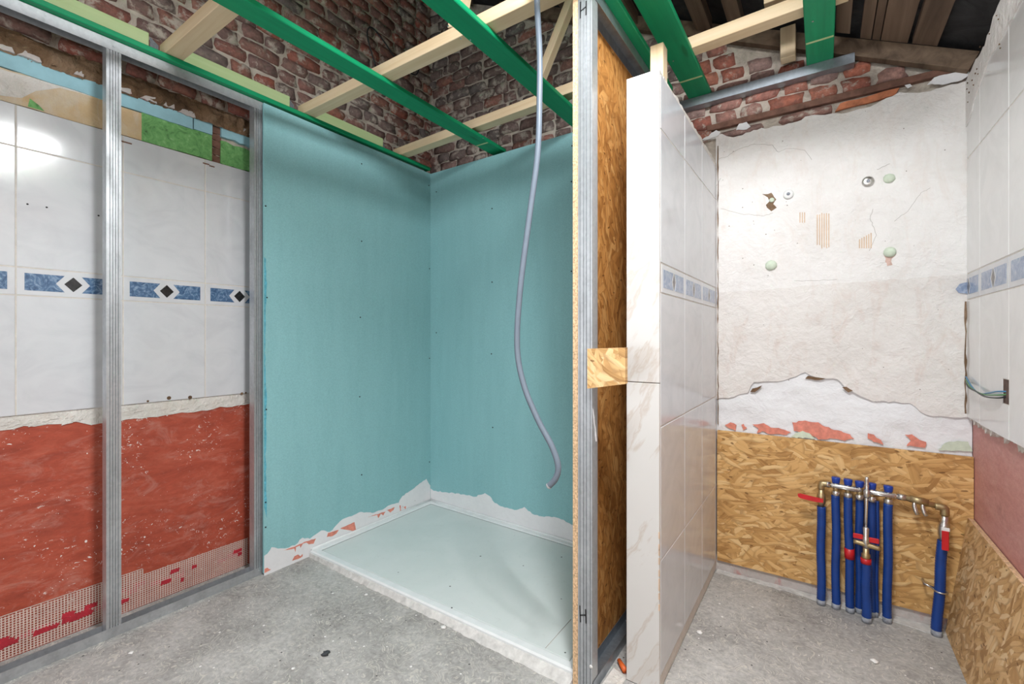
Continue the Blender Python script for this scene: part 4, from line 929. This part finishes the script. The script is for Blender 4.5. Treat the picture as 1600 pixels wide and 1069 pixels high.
# metal angle on the back wall
o = rib_profile('metal_angle', [(2.655, 2.507), (2.5985, 2.507), (2.5985, 2.5515)], 'X', -0.655, 0.122, 'galvanised_dull')
tag(o, 'galvanised metal angle on the bricks carrying the right-hand green joists', 'metal angle')

# ------------------------------------------------------------------ hanging conduit
hp = [(838, -60), (839, 0), (843, 80), (843, 150), (840, 240), (827, 340), (813, 450), (808, 540), (818, 600), (840, 655), (862, 697), (872, 728), (868, 748), (857, 760)]
hz = [onY(x, y, 1.40) for x, y in hp]; hz[0] = Vector((hz[0].x - 0.02, 1.40, 3.05)); hz[0].z = min(hz[0].z, roofz(hz[0].x) - 0.02)
hose = empty('conduit_hose', hz[-1]); tag(hose, 'grey flexible conduit hose hanging down before the teal back board', 'hose')
sp = spline(hz, 8); tube('hose_tube', sp, 0.0108, 'conduit_grey', hose, 14, caps=False)
dlt = (sp[-1] - sp[-2]).normalized()
tube('hose_mouth', [sp[-1] - dlt * 0.006, sp[-1] + dlt * 0.001, sp[-1] + dlt * 0.002, sp[-1] - dlt * 0.02], [0.0110, 0.0111, 0.0084, 0.0082], 'conduit_inside', hose, 14, caps=False)

# ------------------------------------------------------------------ water manifold with blue sleeved pipes
mf = empty('pipe_manifold', (0.2, 2.57, 0)); tag(mf, 'brass water manifold with upright blue sleeved pipes and red valve handles', 'manifold')
YM = 2.575
def sleeved(x, y, zt_, xb=None, yb=None, r=0.0185, mat='sleeve_blue', z0=0.022):
    xb = x if xb is None else xb; yb = y if yb is None else yb; n = int((zt_ - z0) / 0.0055); P2 = []; R2 = []
    for i in range(n + 1):
        t = i / n; P2.append((xb + (x - xb) * t + 0.0015 * math.sin(t * 9 + x * 40), yb + (y - yb) * t, z0 + (zt_ - z0) * t)); R2.append(r * (1.0 if i % 2 else 0.90))
    o = tube('pipe_sleeve', P2, R2, mat, mf, 12)
    tube('bare_end', [(xb, yb, 0.0), (xb, yb, z0 + 0.002)], r * 0.98, 'pvc_grey', mf, 12)
    return o
hx = lambda px, py: onY(px, py, YM)
HZ = 0.560
def hdr(x): return 0.566 - 0.012 * (x + 0.0) / 0.42
xs_ = [hx(1306, 770).x, hx(1325, 772).x, hx(1343, 775).x, hx(1362, 778).x, hx(1388, 783).x]
x1_ = hx(1283, 790).x; xr_ = hx(1476, 800).x
for i, x in enumerate(xs_):
    back = i in (2, 3)
    sleeved(x, YM + (0.012 if back else 0.0), 0.520, x - (0.004 if i == 4 else 0.0) + (0.008 if i == 1 else 0), YM + (0.018 if back else 0.0), 0.0175 if not back else 0.0165)
    tube('compression_nut', [(x, YM, 0.518), (x, YM, 0.526), (x, YM, 0.540), (x, YM, 0.542)], [0.014, 0.0165, 0.0165, 0.013], 'nickel', mf, 8)
    tube('outlet', [(x, YM, 0.538), (x, YM, hdr(x))], 0.011, 'brass_old', mf, 10)
    tube('cap_stem', [(x, YM, hdr(x)), (x, YM, hdr(x) + 0.018)], 0.010, 'nickel', mf, 10)
    cp = tube('valve_cap', [(x, YM, hdr(x) + 0.013), (x, YM, hdr(x) + 0.016), (x, YM, hdr(x) + 0.036), (x, YM, hdr(x) + 0.040)], [0.013, 0.0155, 0.0175, 0.0165], 'plastic_blue', mf, 10); cp['label'] = 'blue plastic valve cap'
# distributor bars: two nickel bars with bolts
for a, b_ in ((xs_[0] - 0.02, xs_[2] + 0.008), (xs_[2] + 0.018, xs_[4] + 0.03)):
    V = []
    tube('distributor_bar', [(a, YM, hdr(a)), (a + 0.004, YM, hdr(a)), (b_ - 0.004, YM, hdr(b_)), (b_, YM, hdr(b_))], [0.010, 0.0125, 0.0125, 0.010], 'nickel', mf, 12)
    tube('clamp_bar', [(a + 0.01, YM - 0.0135, hdr(a) - 0.004), (b_ - 0.01, YM - 0.0135, hdr(b_) - 0.004)], 0.0035, 'nickel', mf, 6)
tube('brass_pipe', [(x1_, YM, hdr(x1_)), (xs_[0] - 0.018, YM, hdr(x1_))], 0.010, 'brass_old', mf, 10)
tube('coupling_nut', [(xs_[0] - 0.045, YM, hdr(x1_)), (xs_[0] - 0.022, YM, hdr(x1_))], 0.0145, 'nickel', mf, 6)
# left elbow + valve + red lever
tube('elbow', spline([(x1_ + 0.022, YM, hdr(x1_)), (x1_ + 0.006, YM, hdr(x1_)), (x1_, YM, hdr(x1_) - 0.008), (x1_, YM, hdr(x1_) - 0.026)], 4), 0.0145, 'brass_old', mf, 10)
tube('ball_valve', [(x1_, YM, 0.455), (x1_, YM, 0.470), (x1_, YM, 0.474), (x1_, YM, 0.487), (x1_, YM, 0.500), (x1_, YM, 0.515), (x1_, YM, 0.519), (x1_, YM, 0.545)], [0.013, 0.013, 0.0165, 0.0185, 0.0185, 0.0165, 0.0125, 0.0125], 'brass_old', mf, 10)
tube('valve_stem', [(x1_, YM - 0.012, 0.495), (x1_, YM - 0.032, 0.495)], 0.008, 'nickel', mf, 8)
lv = sheet('lever_handle', jag([(x1_ + 0.008, 0.487), (x1_ - 0.02, 0.485), (x1_ - 0.08, 0.490), (x1_ - 0.090, 0.496), (x1_ - 0.092, 0.508), (x1_ - 0.082, 0.512), (x1_ - 0.02, 0.506), (x1_ + 0.008, 0.504)], 1, 0, rnd), 'Y', YM - 0.030, -0.006, 'plastic_red', mf); lv['label'] = 'red lever handle'
sleeved(x1_, YM, 0.458, None, None, 0.0185)
# right brass run, drain cocks, elbow, valve, pipe
zr = hdr(xr_) - 0.012
tube('coupling_nut', [(xs_[4] + 0.03, YM, hdr(xs_[4])), (xs_[4] + 0.058, YM, hdr(xs_[4]) - 0.001)], 0.0145, 'nickel', mf, 6)
tube('brass_pipe', [(xs_[4] + 0.05, YM, hdr(xs_[4])), (xr_ - 0.008, YM, zr)], [0.0125, 0.012], 'brass_old', mf, 10)
tube('brass_tee', [(xs_[4] + 0.07, YM, hdr(xs_[4]) - 0.001), (xs_[4] + 0.13, YM, (hdr(xs_[4]) + zr) / 2)], 0.0155, 'brass_old', mf, 10)
tube('elbow', spline([(xr_ - 0.03, YM, zr), (xr_ - 0.006, YM, zr), (xr_, YM, zr - 0.008), (xr_, YM, zr - 0.032)], 4), 0.0155, 'brass_old', mf, 10)
for dx in (0.085, 0.112):
    xx = xs_[4] + dx
    tube('drain_cock', [(xx, YM - 0.004, hdr(xs_[4]) - 0.01), (xx, YM - 0.006, hdr(xs_[4]) - 0.03), (xx + 0.004, YM - 0.010, hdr(xs_[4]) - 0.048), (xx + 0.010, YM - 0.014, hdr(xs_[4]) - 0.062)], [0.006, 0.008, 0.008, 0.007], 'nickel', mf, 8)
xb_ = xr_ - 0.02
tube('ball_valve', [(xr_, YM, zr - 0.03), (xr_ - 0.001, YM, zr - 0.06), (xr_ - 0.001, YM, zr - 0.066), (xr_ - 0.003, YM, zr - 0.092), (xr_ - 0.003, YM, zr - 0.115), (xr_ - 0.004, YM, zr - 0.122), (xr_ - 0.005, YM, zr - 0.145)], [0.012, 0.0125, 0.0165, 0.0195, 0.0195, 0.016, 0.015], 'nickel', mf, 10)
tube('valve_stem', [(xr_ - 0.004, YM - 0.012, zr - 0.095), (xr_ - 0.004, YM - 0.034, zr - 0.095)], 0.008, 'nickel', mf, 8)
lv = box('lever_handle', xr_ - 0.015, xr_ + 0.007, YM - 0.041, YM - 0.034, zr - 0.165, zr - 0.085, 'plastic_red', mf, 0.003); lv.matrix_parent_inverse = Matrix.Translation(mf.location).inverted(); lv['label'] = 'red lever handle pointing down'
box('handle_root', xr_ - 0.016, xr_ + 0.010, YM - 0.039, YM - 0.033, zr - 0.087, zr - 0.072, 'white_plastic', mf, 0.002).matrix_parent_inverse = Matrix.Translation(mf.location).inverted()
sleeved(xr_ - 0.006, YM, zr - 0.14, xb_ - 0.004, YM + 0.004, 0.019)
zc_ = 0.19
tube('pipe_clip', [(xr_ - 0.012 + 0.0215 * math.cos(a * 0.5236), YM + 0.002 + 0.0215 * math.sin(a * 0.5236), zc_) for a in range(13)], 0.0035, 'nickel', mf, 6)
tube('clip_screw', [(xr_ - 0.032, YM + 0.002, zc_ + 0.006), (xr_ - 0.062, YM + 0.006, zc_ + 0.014), (xr_ - 0.062, YM + 0.05, zc_ + 0.014)], 0.005, 'nickel', mf, 6)
# centre feed pipe in front with valve cross and tall spindle
xc_ = onY(1353, 860, YM - 0.05).x; yc_ = YM - 0.05
sleeved(xc_, yc_, 0.262, xc_ + 0.002, yc_, 0.0185)
o = tube('colour_ring', [(xc_, yc_, 0.258), (xc_, yc_, 0.280)], 0.0192, 'plastic_red', mf, 12); o['label'] = 'red collar ring'
o = tube('colour_ring', [(xs_[1] + 0.006, YM, 0.245), (xs_[1] + 0.005, YM, 0.29)], 0.0197, 'plastic_red', mf, 12); o['label'] = 'red collar ring'
tube('brass_fitting', [(xc_, yc_, 0.278), (xc_, yc_, 0.286), (xc_, yc_, 0.30), (xc_, yc_, 0.304), (xc_, yc_, 0.33)], [0.0165, 0.0165, 0.0165, 0.012, 0.012], 'brass_old', mf, 8)
tube('cross_tee', [(xc_ - 0.044, yc_, 0.345), (xc_ - 0.03, yc_, 0.344), (xc_, yc_, 0.340), (xc_ + 0.04, yc_, 0.334), (xc_ + 0.052, yc_, 0.333)], [0.010, 0.0105, 0.0125, 0.0105, 0.010], 'brass_old', mf, 10)
tube('valve_body', [(xc_, yc_, 0.325), (xc_, yc_, 0.345), (xc_, yc_, 0.372), (xc_, yc_, 0.376), (xc_, yc_, 0.412), (xc_, yc_, 0.418)], [0.012, 0.0135, 0.0135, 0.0105, 0.0125, 0.007], 'nickel', mf, 8)
for s_ in (-1, 1):
    o = box('lever_handle', xc_ + (s_ * 0.028 - 0.017), xc_ + (s_ * 0.028 + 0.017), yc_ - 0.004, yc_ + 0.003, 0.356 - 0.003 * s_, 0.378 - 0.003 * s_, 'plastic_red', mf, 0.003); o.matrix_parent_inverse = Matrix.Translation(mf.location).inverted(); o['label'] = 'red butterfly valve wing'
tube('riser', [(xc_, yc_, 0.415), (xc_ + 0.001, yc_ + 0.004, 0.47), (xc_ + 0.003, yc_ + 0.012, 0.53), (xc_ + 0.004, yc_ + 0.014, 0.545)], [0.0055, 0.006, 0.0065, 0.0065], 'nickel', mf, 8)
tube('air_vent', [(xc_ + 0.004, yc_ + 0.014, 0.540), (xc_ + 0.004, yc_ + 0.014, 0.552), (xc_ + 0.004, yc_ + 0.014, 0.575), (xc_ + 0.004, yc_ + 0.014, 0.580), (xc_ + 0.004, yc_ + 0.014, 0.597), (xc_ + 0.004, yc_ + 0.014, 0.605), (xc_ + 0.004, yc_ + 0.014, 0.622), (xc_ + 0.004, yc_ + 0.014, 0.634)], [0.008, 0.0125, 0.0125, 0.007, 0.0095, 0.007, 0.0085, 0.0065], 'nickel', mf, 10)
o = sleeved(xs_[3] + 0.022, YM + 0.02, 0.52, xs_[3] + 0.018, YM + 0.02, 0.008)

# ------------------------------------------------------------------ plugs and outlets on the plaster
for i, (px, py, r, lb) in enumerate(((1206, 313, 0.012, 'small pale green foam dab in a brown hole, beside the white outlet'), (1389, 279, 0.022, 'pale green foam dab beside the grey outlet at upper right of the plaster'), (1390, 394, 0.024, 'pale green foam dab with red stain beneath, right side of plaster'), (1205, 415, 0.026, 'pale green foam dab at lower left of the plaster wall'))):
    c = onY(px, py, 2.649); t = dome('foam_plug', c + Vector((0, -0.003, 0)), r, (0, -1, 0), 'foam_green', None, 0.7, 0.08, i)
    tag(t, lb, 'plug', 'foam plugs on the plaster')
patch('brown_hole', 1100, 180, 3.564, [(325, 440), (355, 440), (375, 432), (390, 455), (402, 470), (385, 495), (405, 515), (375, 535), (350, 515), (345, 500), (365, 480), (355, 458)], 2.6488, -0.001, 'rubble_brown', wall_back, 0.001)
patch('red_stain', 1100, 180, 3.564, [(1000, 772), (1072, 772), (1045, 800), (1050, 835), (1020, 840), (1012, 800)], 2.6488, -0.0006, 'stain_pink', wall_back, 0.004, 0.01)
for px, py, mt, lb in ((1232, 304, 'white_plastic', 'round white pipe outlet on the plaster, left side'), (1356, 284, 'nickel', 'round grey metal pipe outlet on the plaster, right side')):
    c = onY(px, py, 2.649); t = empty('pipe_outlet', c); tag(t, lb, 'outlet')
    tube('flange', [c + Vector((0, 0.002, 0)), c + Vector((0, -0.008, 0)), c + Vector((0, -0.012, 0))], [0.023, 0.023, 0.016], mt, t, 14)
    tube('bore', [c + Vector((0, -0.009, 0)), c + Vector((0, -0.0135, 0))], 0.008, 'pvc_grey', t, 10)

# ------------------------------------------------------------------ loose bits
o = tube('cable', spline([(-2.59, 2.10, 3.15), (-2.58, 2.02, 3.32), (-2.585, 2.06, 3.40), (-2.58, 2.16, 3.36), (-2.575, 2.3, 3.27), (-2.58, 2.46, 3.26), (-2.585, 2.52, 3.36)], 6), 0.005, 'wire_black', None, 6)
tag(o, 'black cable looping over the upper left brick wall', 'cable')
o = tube('wall_plug', [(-0.575, 1.56, 0.012), (-0.615, 1.60, 0.012)], [0.011, 0.008], 'plug_orange', None, 8)
c0 = onZ(972, 1040, 0.012); o.location = c0 - Vector((-0.595, 1.58, 0.012)); tag(o, 'orange plastic plug on the floor between stud and marble wall end', 'plug')
o = dome('dirt_clod', onZ(509, 1021, 0.004), 0.014, (0, 0, 1), 'crumb_dark', None, 0.4, 0.35, 5); tag(o, 'dark dirt clod on the open concrete floor', 'clod')
for i, (px, py, r, lb) in enumerate(((693, 980, 0.012, 'flat white plaster crumb on concrete near the middle of the tray front'), (572, 929, 0.008, 'small white crumb on concrete close to the left end of the tray front'), (1366, 1033, 0.012, 'white plaster crumb on concrete in front of the blue pipes'), (1093, 988, 0.012, 'white plaster crumb on concrete beside the tiled divider foot'), (205, 1020, 0.008, 'white crumb on concrete beside the bottom track of the left stud frame'), (855, 1045, 0.010, 'white crumb on concrete at the right end of the tray front'), (458, 1045, 0.007, 'small white crumb on concrete left of the dark dirt clod'))):
    o = dome('plaster_crumb', onZ(px, py, r * 0.3), r, (0, 0, 1), 'crumb_white', None, 0.4, 0.3, 20 + i); tag(o, lb, 'crumb', 'plaster crumbs on the floor')
o = mk('mortar_scrap', [(x, y, z) for x, y, z in [(-0.66, 1.50, 0.002), (-0.60, 1.52, 0.002), (-0.59, 1.62, 0.002), (-0.655, 1.64, 0.002), (-0.65, 1.52, 0.012), (-0.61, 1.53, 0.016), (-0.60, 1.60, 0.012), (-0.645, 1.62, 0.014)]], [[4, 5, 6, 7], [0, 1, 5, 4], [1, 2, 6, 5], [2, 3, 7, 6], [3, 0, 4, 7], [3, 2, 1, 0]], 'adhesive_strip')
tag(o, 'grey mortar rubble on the floor between metal track and divider', 'rubble')
# clean up helper flags
for o in bpy.data.objects:
    if '_t' in o: del o['_t']
